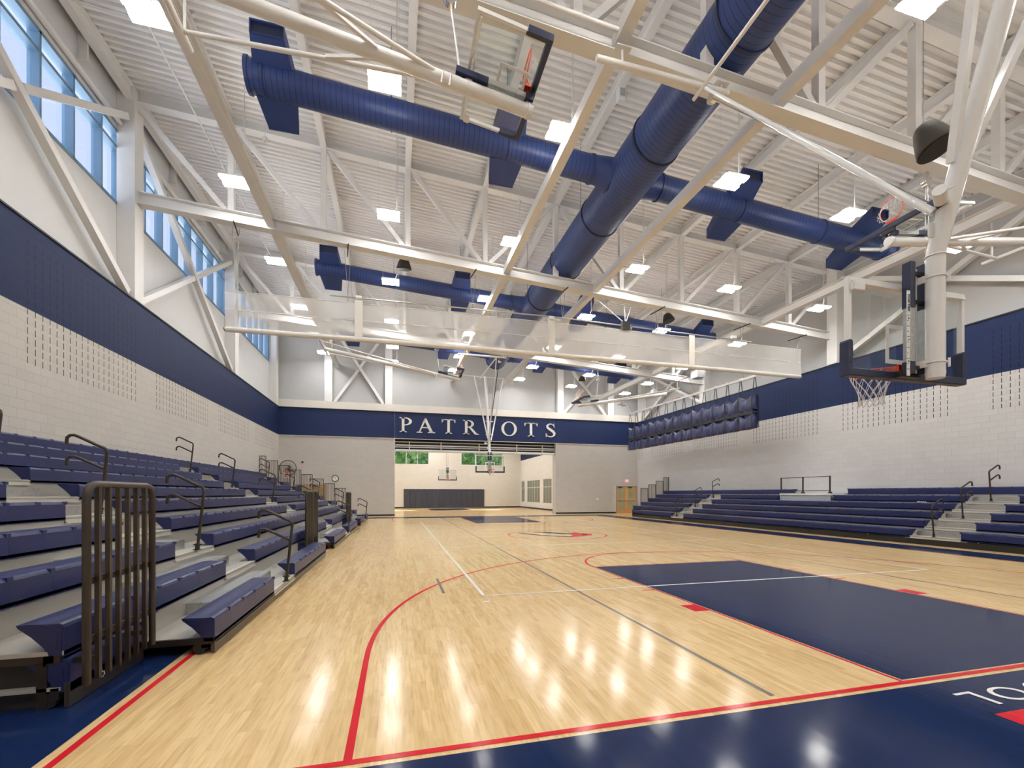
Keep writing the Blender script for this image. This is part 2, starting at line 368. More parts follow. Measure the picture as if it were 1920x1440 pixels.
# ================================================================ the setting
# ---- floor with its court markings (one surface, several paints)
def floor():
    b = MB()
    LV = {1: .0012, 2: .0020, 3: .0028, 4: .0024}
    def rect(x0, x1, y0, y1, m, z=None):
        z = LV[m] if z is None else z
        b.add([(x0, y0, z), (x1, y0, z), (x1, y1, z), (x0, y1, z)], [(0, 1, 2, 3)], m)
    def poly(pts, m, z=None):
        z = LV[m] if z is None else z
        b.add([(x, y, z) for x, y in pts], [tuple(range(len(pts)))], m)
    def arc(cx, cy, r, w, a0, a1, m, n=64, z=None):
        z = LV[m] if z is None else z; vs = []; fs = []
        for i in range(n+1):
            a = a0 + (a1-a0)*i/n
            for q in (r-w/2, r+w/2): vs.append((cx+q*math.cos(a), cy+q*math.sin(a), z))
        for i in range(n): fs.append((2*i, 2*i+1, 2*i+3, 2*i+2))
        b.add(vs, fs, m)
    b.add([(XLU, YN, 0), (XRU, YN, 0), (XRU, 46, 0), (XLU, 46, 0)], [(0, 1, 2, 3)], 0)
    b.add([(XLU, YN, -.3), (XRU, YN, -.3), (XRU, 46, -.3), (XLU, 46, -.3)], [(3, 2, 1, 0)], 0)
    CL = 25.6; W = .05
    # navy apron all round, a bare wood line between it and the red boundary
    rect(-8.9, 8.85, -2.1, -.09, 1); rect(-8.9, 8.85, CL+.09, CL+1.5, 1)
    rect(-8.9, -7.70, -.09, CL+.09, 1); rect(7.70, 8.85, -.09, CL+.09, 1)
    rect(-7.64, 7.64, -.05, 0, 2); rect(-7.64, 7.64, CL, CL+.05, 2)
    rect(-7.64, -7.59, 0, CL, 2); rect(7.59, 7.64, 0, CL, 2)
    for s in (0, 1):
        Y = (lambda y: y) if s == 0 else (lambda y: CL-y)
        def R(x0, x1, y0, y1, m): a, c = sorted((Y(y0), Y(y1))); rect(x0, x1, a, c, m)
        R(-1.78, 1.78, .02, 5.74, 1)                                   # painted lane
        R(-1.83, -1.80, 0, 5.79, 2); R(1.80, 1.83, 0, 5.79, 2); R(-1.83, 1.83, 5.76, 5.79, 2)
        for sx in (-1, 1):
            def Rx(a, c, y0, y1, m): x0, x1 = sorted((sx*a, sx*c)); R(x0, x1, y0, y1, m)
            Rx(1.83, 2.04, 2.24, 2.56, 2)
            Rx(1.83, 2.04, 3.50, 3.54, 2); Rx(1.83, 2.04, 4.48, 4.52, 2)
            Rx(5.995, 6.045, 0, 1.6, 2)
        a0, a1 = (0, PI) if s == 0 else (PI, 2*PI)
        arc(0, Y(1.6), 6.02, W, a0, a1, 2, 96)
        arc(0, Y(5.79), 1.81, .045, a0, a1, 2, 48)
    arc(0, 12.8, 1.80, .05, 0, 2*PI, 2, 72)
    # volleyball court and the grey lines of the cross courts
    rect(-4.525, -4.475, 3.78, 21.82, 3); rect(4.475, 4.525, 3.78, 21.82, 3)
    rect(-4.525, 4.525, 3.76, 3.81, 3); rect(-4.525, 4.525, 21.79, 21.84, 3)
    rect(-4.5, 4.5, 9.775, 9.82, 3); rect(-4.5, 4.5, 15.775, 15.82, 3); rect(-7.6, -1.85, 12.78, 12.82, 3); rect(1.85, 7.6, 12.78, 12.82, 3)
    for y in (3.40, 22.1): rect(-4.57, -4.49, y, y+.07, 3)
    for x in (-3.03, 3.03): rect(x-.022, x+.022, .05, CL-.05, 4)
    for x in (-5.06, 5.06): rect(x-.022, x+.022, 4.1, 5.3, 4); rect(x-.022, x+.022, 20.3, 21.5, 4)
    # centre emblem: a navy sweep with a red mane of flames
    E = lambda pts: [(x, y+.1) for x, y in pts]
    poly(E([(-1.25, 13.75), (-1.05, 13.1), (-.62, 12.35), (-.05, 11.85), (.25, 11.72), (.25, 12.0), (-.05, 12.15), (-.5, 12.6), (-.85, 13.2), (-1.05, 13.8)]), 1)
    poly(E([(-.62, 13.9), (-.25, 13.55), (.15, 13.0), (.65, 12.65), (.78, 12.85), (.45, 13.35), (.1, 13.75), (-.25, 14.0)]), 1)
    poly(E([(.25, 11.72), (.7, 11.86), (1.18, 12.2), (1.42, 12.75), (1.12, 13.0), (1.0, 13.6), (.88, 13.15), (.72, 13.5), (.70, 12.75), (.45, 12.35), (.25, 12.0)]), 2)
    poly(E([(.95, 12.25), (1.2, 12.6), (1.08, 12.85), (.9, 12.5)]), 1, .0034)
    # neighbour gym markings seen through the opening
    rect(-6.2, 4.6, 43.2, 43.25, 2); rect(-2.7, .95, 38.6, 43.2, 1); rect(-6.2, 4.6, 31.0, 31.05, 3)
    # red bar under the lettering
    rect(-1.79, 1.79, -.80, -.56, 2)
    o = b.build('floor', [M['maple'], M['p_navy'], M['p_red'], M['p_white'], M['p_grey']], fix=False); struct(o)
    # lettering painted behind the baseline, read from the court
    cu = bpy.data.curves.new('baseline_lettering', 'FONT'); cu.body = 'HIGH SCHOOL'; cu.size = .29; cu.align_x = 'LEFT'; cu.space_character = 1.28
    cu.extrude = .0005
    t = bpy.data.objects.new('tmp', cu); COL.objects.link(t); bpy.context.view_layer.update()
    me = bpy.data.meshes.new_from_object(t.evaluated_get(bpy.context.evaluated_depsgraph_get())); bpy.data.objects.remove(t)
    xs = [v.co.x for v in me.vertices]; x0, x1 = min(xs), max(xs)
    k = 3.40/(x1-x0)
    for v in me.vertices: v.co = Vector((-(v.co.x-(x0+x1)/2)*k, -.27 - v.co.y*1.02, .0032 + (v.co.z)))
    me.materials.clear(); me.materials.append(M['p_white'])
    l = bpy.data.objects.new('painted_lettering', me); COL.objects.link(l); l.parent = o
floor()

# ---- walls
def wall_left():
    b = MB()
    b.box(XL-.75, XL, YN, YW, 0, ZT-.02, 0)
    b.box(XL-.75, XL+.03, YN, YW, ZT-.02, ZT+.02, 2)
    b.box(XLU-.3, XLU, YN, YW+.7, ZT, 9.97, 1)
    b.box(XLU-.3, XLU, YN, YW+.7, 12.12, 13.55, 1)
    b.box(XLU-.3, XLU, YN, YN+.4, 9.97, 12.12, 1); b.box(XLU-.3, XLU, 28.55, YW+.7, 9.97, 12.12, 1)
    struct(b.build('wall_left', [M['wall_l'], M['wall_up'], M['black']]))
wall_left()
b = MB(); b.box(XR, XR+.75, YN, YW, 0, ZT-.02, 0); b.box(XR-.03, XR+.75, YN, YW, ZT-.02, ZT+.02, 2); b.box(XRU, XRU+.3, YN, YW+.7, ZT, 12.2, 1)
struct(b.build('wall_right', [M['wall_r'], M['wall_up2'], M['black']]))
b = MB()
for x0, x1 in ((XLU-.3, -5.9), (5.92, XRU+.3)): b.box(x0, x1, YW, YW+.7, 0, 5.37, 0)
b.box(XLU-.3, -5.9, YW-.03, YW+.7, 5.37, ZT, 1); b.box(-5.89, XRU+.3, YW-.03, YW+.7, 5.37, ZT, 1)
b.box(XLU, XRU, YW-.05, YW+.02, 5.33, 5.37, 3)
b.box(XLU, XRU, YW-.16, YW+.7, ZT, 7.68, 3)
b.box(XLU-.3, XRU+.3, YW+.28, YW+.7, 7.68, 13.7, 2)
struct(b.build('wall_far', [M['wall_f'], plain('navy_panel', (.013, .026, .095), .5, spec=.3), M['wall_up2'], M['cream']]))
b = MB(); b.box(XLU-.3, XRU+.3, YN-.3, YN, 0, 13.7, 0); struct(b.build('wall_near', M['wall_n']))
# neighbour gym
b = MB(); XR2 = 7.8; XL2 = -13.0; YF = 45.5
hx = [(-5.98, -2.43), (1.05, 5.72)]
b.box(XL2-.3, XR2+.3, YF, YF+.3, 0, 4.66, 0); b.box(XL2-.3, XR2+.3, YF, YF+.3, 6.12, 8.6, 0)
xs = [XL2-.3, *[v for p in hx for v in p], XR2+.3]
for i in (0, 2, 4): b.box(xs[i], xs[i+1], YF, YF+.3, 4.66, 6.12, 0)
struct(b.build('wall_north', M['wall_g2']))
b = MB(); b.box(XL2-.3, XL2, YW+.7, YF, 0, 8.6); struct(b.build('wall_west', M['wall_g2']))
b = MB()
holes = [(35.2, 37.6), (38.6, 43.0), (43.95, 45.3)]
b.box(XR2, XR2+.3, YW+.7, YF, 0, .62); b.box(XR2, XR2+.3, YW+.7, YF, 2.95, 8.6)
ys = [YW+.7, *[v for h in holes for v in h], YF]
for i in (0, 2, 4, 6): b.box(XR2, XR2+.3, ys[i], ys[i+1], .62, 2.95)
struct(b.build('wall_east', M['wall_g2r']))
b = MB(); b.box(XL2-.3, XR2+.3, YW+.7, YF+.3, 8.6, 8.8); struct(b.build('ceiling_north', M['deck']))
b = MB()
for x0, x1 in ((XL, -5.9), (5.92, 10.93)): b.box(x0, x1, YW-.02, YW, 0, .11)
struct(b.build('baseboard_far', M['black']))
b = MB(); b.box(XL2, XR2, YF-.02, YF, 0, .13); b.box(XR2-.02, XR2, YW+.7, YF, 0, .13); struct(b.build('baseboard_north', M['black']))

# ---- corrugated roof deck, sloping down towards the right wall
def deck():
    b = MB(); x0, x1 = XLU-.3, XRU+.3; y = YN; prof = []
    while y < YW+.7:
        prof += [(y, 0), (y+.088, 0), (y+.105, .085), (y+.186, .085)]; y += .2032
    vs = []; fs = []
    for x in (x0, x1):
        for yy, h in prof: vs.append((x, yy, zdk(x)+h))
    n = len(prof)
    fs = [(i, i+1, n+i+1, n+i) for i in range(n-1)]
    b.add(vs, fs, 0)
    for x in (x0, x1): pass
    vs = [(x, yy, zdk(x)+h) for h in (.10, .3) for x, yy in ((x0, YN-.3), (x1, YN-.3), (x1, YW+.7), (x0, YW+.7))]
    b.add(vs, [(3, 2, 1, 0), (4, 5, 6, 7), (0, 1, 5, 4), (1, 2, 6, 5), (2, 3, 7, 6), (3, 0, 4, 7)], 0)
    struct(b.build('ceiling', M['deck'], fix=False))
deck()

# ---- clerestory windows in the left wall, one run per structural bay
XG = -13.82
def clerestory(n, y0, y1):
    b = MB((XG, y0, 9.97))
    b.box(XG-.06, XLU+.02, y0, y1, 9.95, 10.03); b.box(XG-.06, XLU+.02, y0, y1, 12.04, 12.14)
    b.box(XG-.06, XLU-.0, y0, y1, 11.60, 11.68)
    k0 = math.ceil((y0-9.82)/1.09)
    ms = [9.82+1.09*k for k in range(k0, k0+20) if 9.82+1.09*k < y1-.1]
    for m in [y0+.02]+ms+[y1-.06]: b.box(XG-.06, XLU+.02, m, m+.06, 9.97, 12.10)
    o = b.build(f'window_{n}', M['mull']); struct(o)
    g = MB((XG, y0, 9.97)); g.add([(XG, y0, 9.97), (XG, y1, 9.97), (XG, y1, 12.1), (XG, y0, 12.1)], [(0, 1, 2, 3)])
    g.build('window_pane', M['pane'], o, fix=False)
cy = [YN+.4, TY[0], TY[1], TY[2], TY[3], 28.55]
for i in range(5): clerestory(i+1, cy[i]+(.0 if i == 0 else .0), cy[i+1])
def g2win(n, x0, x1):
    b = MB((x0, YF, 4.66)); w = .05
    b.box(x0, x1, YF+.1, YF+.2, 4.66, 4.72); b.box(x0, x1, YF+.1, YF+.2, 6.06, 6.12)
    for k in range(4): x = x0 + (x1-x0-w)*k/3; b.box(x, x+w, YF+.1, YF+.2, 4.66, 6.12)
    b.box(x0, x1, YF-.03, YF+.1, 4.62, 4.66)
    o = b.build(f'window_{n}', M['bwhite']); struct(o)
    g = MB((x0, YF, 4.66)); g.add([(x0, YF+.15, 4.66), (x1, YF+.15, 4.66), (x1, YF+.15, 6.12), (x0, YF+.15, 6.12)], [(0, 1, 2, 3)]); g.build('window_pane', M['pane'], o, fix=False)
g2win(6, *hx[0]); g2win(7, *hx[1])
for n, (y0, y1) in enumerate(holes):
    b = MB((XR2, y0, .62)); 
    for z in (.62, 2.15, 2.90): b.box(XR2+.03, XR2+.055, y0, y1, z, z+.05)
    k = max(1, round((y1-y0)/.85))
    for i in range(k+1): y = y0+(y1-y0-.05)*i/k; b.box(XR2+.03, XR2+.055, y, y+.05, .62, 2.95)
    o = b.build(f'window_{8+n}', M['bwhite']); struct(o)
    g = MB((XR2, y0, .62)); g.add([(XR2+.045, y0, .62), (XR2+.045, y1, .62), (XR2+.045, y1, 2.95), (XR2+.045, y0, 2.95)], [(0, 1, 2, 3)], 0); g.build('window_pane', M['cpane'], o, fix=False)
# corridor behind the interior windows
b = MB(); b.box(XR2+2.0, XR2+2.1, 30, 46, 0, 3.2); b.box(XR2+.3, XR2+2.1, 30, 46, 3.2, 3.3); b.box(XR2+.3, XR2+2.0, 30, 46, -.05, 0)
struct(b.build('wall_corridor', plain('corridor', (.30, .32, .27), .6)))

b = MB(); b.box(-40, XLU-.5, YN-6, YW+4, 8.9, 9.1); struct(b.build('lower_roof', plain('white_roof_membrane', (.82, .82, .80), .8)))  # unseen white slab added outside to bounce sun up to the ceiling
# ---- doors in the far wall
def double_door(n, x0, x1, zt=2.08):
    yf = YW
    b = MB((x0, yf, 0)); b.box(x0-.05, x0, yf-.06, yf, 0, zt+.05); b.box(x1, x1+.05, yf-.06, yf, 0, zt+.05); b.box(x0-.05, x1+.05, yf-.06, yf, zt, zt+.06)
    o = b.build(f'door_{n}', plain('door_frame', (.25, .26, .27), .4)); struct(o)
    xm = (x0+x1)/2
    for a, c in ((x0, xm-.004), (xm+.004, x1)):
        l = MB((x0, yf, 0)); s = .13
        l.box(a, a+s, yf-.045, yf-.005, .01, zt); l.box(c-s, c, yf-.045, yf-.005, .01, zt)
        for z0, z1 in ((.01, .27), (.97, 1.12), (zt-.13, zt)): l.box(a+s, c-s, yf-.045, yf-.005, z0, z1)
        lf = l.build('door_leaf', M['door'], o)
        g = MB((x0, yf, 0)); g.box(a+s, c-s, yf-.03, yf-.02, .27, .97); g.box(a+s, c-s, yf-.03, yf-.02, 1.12, zt-.13); g.build('door_pane', M['dglass'], lf)
        h = MB((x0, yf, 0)); h.box(a+.04, c-.04, yf-.10, yf-.05, 1.0, 1.06); h.build('push_bar', M['chrome'], lf)
        h = MB((x0, yf, 0)); h.box(a+.1, a+.45, yf-.1, yf-.045, zt-.08, zt-.02); h.build('door_closer', M['dark'], lf)
double_door(1, 11.02, 12.72); double_door(2, -12.2, -10.35)
# ================================================================ steel frame
# columns standing on the ledge of the block walls
def place(y):
    for t, w in ((TY[0], 'behind the camera'), (TY[1], 'nearest the camera'), (TY[2], 'second from the camera'), (TY[3], 'third from the camera')):
        if abs(y-t) < .5: return w
    return 'in the far corner'
for side, xa, xb in (('left', XLU, XL), ('right', XR, XRU)):
    for y in TY[1:]+[28.75]:
        x = (xa+xb)/2; cyo = -.25 if side == 'right' and y == TY[2] else 0
        b = MB((x, y, ZT+.02)); yy = y+cyo
        b.box(xa+.005, xb-.005, yy-.235, yy+.235, ZT+.02, zdk(x)-.01)
        b.box(xa+.005, xb-.005 + .0, yy-.25, yy+.25, ZT+.02, ZT+.06)
        tag(b.build('steel_column', M['steel']), f'white boxed steel column on the {side} wall ledge, {place(y)}', 'column', 'columns on the side walls')
FX = [(-10.16, 'leftmost'), (-6.30, 'second from left'), (6.27, 'second from right'), (10.45, 'rightmost')]
for x, w in FX:
    b = MB((x, YW+.05, 7.68)); b.box(x-.24, x+.24, YW-.14, YW+.28, 7.68, zdk(x)-.01)
    tag(b.build('steel_column', M['steel']), f'white steel column over the far wall sign band, {w} of four', 'column', 'columns on the far wall')
# wall bracing, each bay a pair of crossing tubes
def brace_pair(label, p00, p01, p10, p11, nrm, group):
    """p00->p11 unbroken, p10->p01 cut and plated at the crossing; one welded frame"""
    c = (Vector(p00)+Vector(p11))/2
    o = thing('cross_brace', tuple((Vector(p01)+Vector(p11))/2), label, 'brace', group); org = tuple(o.location)
    b = MB(org); b.bar(p00, p11, .19, .19, up=nrm); b.build('diagonal_tube', M['steel'], o)
    p, q = Vector(p10), Vector(p01); m = (p+q)/2; d = (q-p).normalized()
    for u, v in ((p, m-d*.16), (m+d*.16, q)):
        b = MB(org); b.bar(u, v, .17, .17, up=nrm); b.build('diagonal_tube', M['steel'], o)
        w = u if (u-m).length < (v-m).length else v
        b = MB(org); b.bar(w-d*.06, w+d*.06, .20, .04, up=nrm); b.build('gusset_plate', M['steel'], o)
bays = [(TY[1], TY[2], 'second bay'), (TY[2], TY[3], 'third bay'), (TY[3], 28.75, 'last bay')]
for y0, y1, w in [(TY[0], TY[1], 'nearest bay')]+bays:
    brace_pair(f'white crossed tubes bracing the left wall under the windows, {w}', (-13.38, y0+.34, 12.5), (-13.38, y0+.34, 7.4), (-13.38, y1-.34, 12.5), (-13.38, y1-.34, 7.4), (1, 0, 0), 'left wall bracing') if w in ('second bay', 'third bay', 'nearest bay') else None
for y0, y1, w in bays[:1]+[(TY[3], 28.75, 'last bay')]:
    brace_pair(f'white crossed tubes bracing the upper right wall, {w}', (13.02, y0+.34, 10.9), (13.02, y0+.34, 7.4), (13.02, y1-.58, 10.9), (13.02, y1-.58, 7.4), (1, 0, 0), 'right wall bracing')
brace_pair('white crossed tubes on the far wall, left of the opening', (-9.8, YW+.14, 12.6), (-9.8, YW+.14, 7.7), (-6.65, YW+.14, 12.4), (-6.65, YW+.14, 7.7), (0, 1, 0), 'far wall bracing')
brace_pair('white crossed tubes on the far wall, right of the opening', (6.62, YW+.14, 11.8), (6.62, YW+.14, 7.7), (10.1, YW+.14, 11.6), (10.1, YW+.14, 7.7), (0, 1, 0), 'far wall bracing')

# roof trusses
def truss(y, w):
    o = thing('roof_truss', (0, y, 9.4), f'white steel roof truss spanning wall to wall, {w}', 'truss', 'roof trusses')
    org = (0, y, 9.4)
    b = MB(org); x0, x1 = XLU+.46, XRU-.44
    b.ibeam((x0, y, zbc(x0)), (x1, y, zbc(x1)), .30, .36, .022, .016); b.build('bottom_chord', M['steel'], o)
    b = MB(org); b.ibeam((x0, y, ztc(x0)+.18), (x1, y, ztc(x1)+.18), .28, .36, .022, .016); b.build('top_chord', M['steel'], o)
    for k in range(1, 10):
        x = GX[k]; b = MB(org); b.box(x-.085, x+.085, y-.085, y+.085, zbc(x)+.17, ztc(x)+.01); b.build('vertical_strut', M['steel'], o)
    for a, c in ((0, 1), (1, 2), (2, 3), (3, 4), (5, 4), (5, 6), (7, 6), (8, 7), (9, 8), (10, 9)):
        s = 1 if c > a else -1
        xa = GX[a]+s*.16; xc = GX[c]-s*.16
        b = MB(org); b.bar((xa, y, ztc(xa)-.01), (xc, y, zbc(xc)+.20), .14, .14, up=(0, 1, 0)); b.build('diagonal_strut', M['steel'], o)
truss(TY[1], 'the nearest in view'); truss(TY[2], 'above the rolled white mesh curtain'); truss(TY[3], 'the farthest in view')
tn = None
# roof beams under the deck
for k in range(0, 11):
    x = GX[k] if 0 < k < 10 else (GX[k] + (.12 if k == 0 else -.12)); d = .34 if 0 < k < 10 else .42
    b = MB((x, YN, zdk(x)-d/2)); b.ibeam((x, YN, zdk(x)-d/2-.012), (x, YW+.25, zdk(x)-d/2-.012), .20, d, .018, .012)
    w = {0: 'along the left wall', 10: 'along the right wall', 5: 'in the middle of the roof'}.get(k) or (f'{ORD[k-1]} line in from the left wall' if k < 5 else f'{ORD[9-k]} line in from the right wall')
    tag(b.build('roof_beam', M['steel']), f'white roof beam under the corrugated deck, {w}', 'beam', 'roof beams under the deck')
# tie beams on the bottom chords
for x, w, hh in ((-9.62, 'leftmost of the low ties', .26), (-1.9, 'left of the big navy duct', .26), (1.63, 'right of the big navy duct', .26), (9.35, 'rightmost of the low ties', .30)):
    z = zbc(x)+.08
    b = MB((x, YN, z)); y0 = YN
    if abs(x) > 5: b.ibeam((x, y0, z), (x, YW+.26, z), .24, hh, .02, .05)
    else: b.box(x-.11, x+.11, y0, YW+.26, z-hh/2, z+hh/2)
    tag(b.build('tie_beam', M['steel']), f'long white tie beam running the length of the gym, {w}', 'beam', 'tie beams on the bottom chords')
# round edge bar and soffit brackets above the clerestory
for i in range(5):
    ya, yb = cy[i]+(.25 if i else 0), cy[i+1]-(.25 if i < 4 else 0); b = MB((XLU+.1, ya, 12.32)); b.tube([(XLU+.09, ya, 12.34), (XLU+.09, yb, 12.34)], .075, 12)
    tag(b.build('edge_pipe', M['steel']), f'white round edge bar just above the clerestory windows, {ORD[i]} bay', 'pipe', 'edge bars over the clerestory')
for i in range(14):
    y = -3 + i*2.35
    b = MB((XLU+.1, y, 12.9)); b.box(XLU, XLU+.22, y-.02, y+.02, 12.62, 13.38); b.box(XLU, XLU+.26, y-.12, y+.12, 12.60, 12.62)
    tag(b.build('wall_bracket', M['steel']), 'small steel bracket in the dark gap above the clerestory', 'bracket', 'brackets above the clerestory')

# conduit drops and bridging rods under the deck
def rod(name, p, q, r, mat, label, cat, group=None):
    b = MB(p); b.tube([p, q], r, 6); tag(b.build(name, mat), label, cat, group)
for i, y in enumerate((7.3, 10.1, 15.6, 18.4, 24.2, 26.6)):
    x0, x1 = -13.2, 12.7
    rod('bridging_rod', (x0, y, zdk(x0)-.30), (x1, y, zdk(x1)-.30), .022, M['steel'], f'thin white bridging rod crossing under the roof beams, {ORD[i]} from the near end', 'rod', 'bridging rods')
rod('conduit', (-11.6, YN, zdk(-11.6)-.5), (-11.6, YW+.2, zdk(-11.6)-.5), .03, M['steel'], 'white conduit running lengthwise near the left windows', 'conduit')

# ================================================================ navy spiral ductwork
DX, DZ, DR = .48, 10.30, .633
d = thing('spiral_duct', (DX, 8.6, DZ), 'navy spiral ductwork, one huge run with three smaller cross branches', 'duct'); MAIND = d
def cyl_y(b, x, z, r, y0, y1, seg=40): b.tube([(x, y0, z), (x, y1, z)], r, seg)
org = (DX, 8.6, DZ)
b = MB(org); cyl_y(b, DX, DZ, DR, YN, 25.5, 48); b.build('main_duct', M['duct_y'], d)
for y in (-1.6, 1.3, 4.15, 7.05, 10.2, 13.1, 16.05, 19.0, 22.0):
    b = MB(org); b.tube([(DX, y-.03, DZ), (DX, y+.03, DZ)], DR+.028, 48); b.build('duct_flange', M['pad'], d)
b = MB(org); b.tube([(DX, 25.46, DZ), (DX, 25.56, DZ)], DR+.035, 48); b.build('end_cap', M['duct'], d)
for y in (1.3, 4.15, 10.2, 16.05, 22):
    for s in (-1, 1):
        b = MB(org); b.tube([(DX+s*(DR+.03), y, DZ), (DX+s*(DR+.03), y, zdk(DX)-.02)], .008, 5); b.build('hanger_rod', M['wire'], d)
def branch(yb, x0, x1, r, w, vents, vside):
    zc = lambda x: 10.45 - SL*x - .02
    org = (DX, 8.6, DZ)
    for xa, xb, c in ((x0, DX-DR*.9, 'left'), (DX+DR*.9, x1, 'right')):
        b = MB(org); b.tube([(xa, yb, zc(xa)), (xb, yb, zc(xb))], r, 36); d = b.build('branch_duct', M['duct_x'], MAIND)
        xe = xa if c == 'left' else xb
        s = -1 if c == 'left' else 1
        b = MB(org); b.tube([(xe-s*.02, yb, zc(xe)), (xe+s*.05, yb, zc(xe))], r+.03, 36); b.tube([(xe-s*.34, yb, zc(xe-s*.34)), (xe-s*.28, yb, zc(xe-s*.28))], r+.022, 36); b.build('end_cap', M['duct'], d)
        xm = DX + s*(DR+.42)
        b = MB(org); b.tube([(xm-.03, yb, zc(xm)), (xm+.03, yb, zc(xm))], r+.03, 36); b.build('duct_flange', M['duct'], d)
        b = MB(org); b.tube([(DX+s*DR*.80, yb, zc(DX)), (DX+s*(DR+.2), yb, zc(xm)), (xm, yb, zc(xm))], [r+.10, r+.02, r], 36); b.build('tee_collar', M['duct'], d)
        L = abs((xb if c == 'left' else xb)-xa)
        for q in (.35, .68):
            x = xa + (xb-xa)*q
            b = MB(org); b.tube([(x-.02, yb, zc(x)), (x+.02, yb, zc(x))], r+.022, 36); b.build('duct_flange', M['duct'], d)
            b = MB(org); b.tube([(x, yb, zc(x)+r), (x, yb, zdk(x)-.02)], .008, 5); b.build('hanger_rod', M['wire'], d)
        for x in [v for v in vents if xa < v < xb]:
            for s in (-1, 1):                       # angled outlet boxes: the near ones tip up, the far ones down the slope
                w2, h2 = .34, .15
                # box mouth leans out along Y
                Z = zc(x); y1 = yb + s*(r*.62); y2 = yb + s*(r+.42)
                zt0, zb0 = Z+.02, Z-r*.78; zt1, zb1 = Z+.62, Z+.33
                if s > 0: zt1, zb1 = Z-.22, Z-.52
                b = MB(org)
                vs = []
                for y, zt, zb, ex in ((yb+s*r*.3, Z+r*.75 if s < 0 else Z+.1, Z-r*.1 if s < 0 else Z-r*.92, .10), (y2, zt1, zb1, 0)):
                    for xx in (x-w2-ex, x+w2+ex):
                        for z in (zb, zt): vs.append((xx, y, z))
                b.add(vs, [(0, 1, 3, 2), (0, 2, 6, 4), (1, 5, 7, 3), (0, 4, 5, 1), (2, 3, 7, 6)], 0)
                # mouth: a rim and a dark throat
                e = s*.02
                for (xa_, xb_, za, zb_) in ((x-w2, x+w2, zt1-.02, zt1+.01), (x-w2, x+w2, zb1-.01, zb1+.02), (x-w2, x-w2+.02, zb1, zt1), (x+w2-.02, x+w2, zb1, zt1)):
                    b.box(xa_, xb_, min(y2-s*.02, y2+e), max(y2-s*.02, y2+e), za, zb_, 0)
                b.add([(x-w2+.02, y2-s*.03, zb1+.02), (x+w2-.02, y2-s*.03, zb1+.02), (x+w2-.02, y2-s*.03, zt1-.02), (x-w2+.02, y2-s*.03, zt1-.02)], [(0, 1, 2, 3)], 1)
                b.build('outlet_box', [M['duct'], M['pad']], d)
    return d
branch(8.6, -9.0, 10.3, .33, 'the nearest and largest', (-8.45, -2.95, 4.1, 8.9), 1)
branch(17.4, -9.0, 10.4, .31, 'behind the white mesh curtain', (-8.45, -2.95, 2.95, 9.6), 1)
branch(25.0, -8.9, 10.3, .30, 'the farthest, over the end of the big duct', (-8.3, -2.95, 3.4, 8.9), 1)

# ================================================================ pendant high bay lights
def make_light(p):
    x, y, z = p
    o = thing('pendant_light', p, None, 'light', 'pendant high bay lights')
    b = MB(p); b.bevbox(x-.34, x+.34, y-.265, y+.265, z+.03, z+.075, .01); b.box(x-.20, x+.20, y-.05, y+.05, z+.075, z+.16); b.build('lamp_housing', M['lampbody'], o)
    b = MB(p); b.box(x-.30, x+.30, y-.22, y-.08, z+.076, z+.086); b.box(x-.30, x+.30, y+.08, y+.22, z+.076, z+.086); b.build('uplight_lens', M['uplens'], o)  # glowing strips added on the housing top to brighten the ceiling
    for s in (-1, 1):
        b = MB(p); b.box(x-.33, x+.33, y+s*.16-.080, y+s*.16+.080, z, z+.03); b.build('lamp_lens', M['lens'], o)
    b = MB(p)
    for k in range(22): xx = x-.325+k*.031; b.box(xx-.007, xx+.007, y-.285, y-.262, z+.0, z+.05)
    b.build('heat_sink', M['lampbody'], o)
    b = MB(p); zt = zdk(x)-.02
    b.tube([(x+.18, y, z+.15), (x+.25, y, z+.32), (x+.25, y, zt)], .012, 6); b.build('lamp_cord', M['steel'], o)
    b = MB(p)
    for s in (-1, 1): b.tube([(x+s*.3, y, z+.07), (x+s*.3, y, zt)], .003, 4)
    b.build('hanger_wire', M['steel'], o)
    return o
LXs = [-10.25, -6.0, -2.03, 2.62, 6.52, 10.85]; LYs = [-5.6, -1.5, 2.62, 7.0, 11.6, 16.05, 20.35, 24.3, 27.4]
cw = ['nearest the left windows', 'second line from the left windows', 'just left of the big duct', 'just right of the big duct', 'second line from the right wall', 'nearest the right wall']
for j, y in enumerate(LYs):
    for i, x in enumerate(LXs):
        if y < 2 and False: continue
        if i == 5 and y > 28: continue
        o = make_light((x, y, 9.75-.066*x))
        o['label'] = (f'glowing two-strip pendant light {cw[i]}, ' + (f'{ORD[j-2]} row' if j > 1 else f'{("back", "front")[j]} row behind the camera'))
# unseen lamps added to brighten the neighbour gym
for i, (x, y) in enumerate(((-8, 33), (-2.5, 33), (3.5, 33), (-8, 38), (-2.5, 38), (3.5, 38), (-8, 43), (-2.5, 43), (3.5, 43))):
    b = MB((x, y, 7.9)); b.box(x-.5, x+.5, y-.35, y+.35, 7.93, 8.0, 0); b.box(x-.48, x+.48, y-.33, y+.33, 7.90, 7.93, 1); b.tube([(x, y, 8.0), (x, y, 8.6)], .01, 5, 0)
    tag(b.build('pendant_light', [M['lampbody'], M['lens2']]), 'square pendant light high in the neighbouring gym', 'light', 'lights of the neighbouring gym')
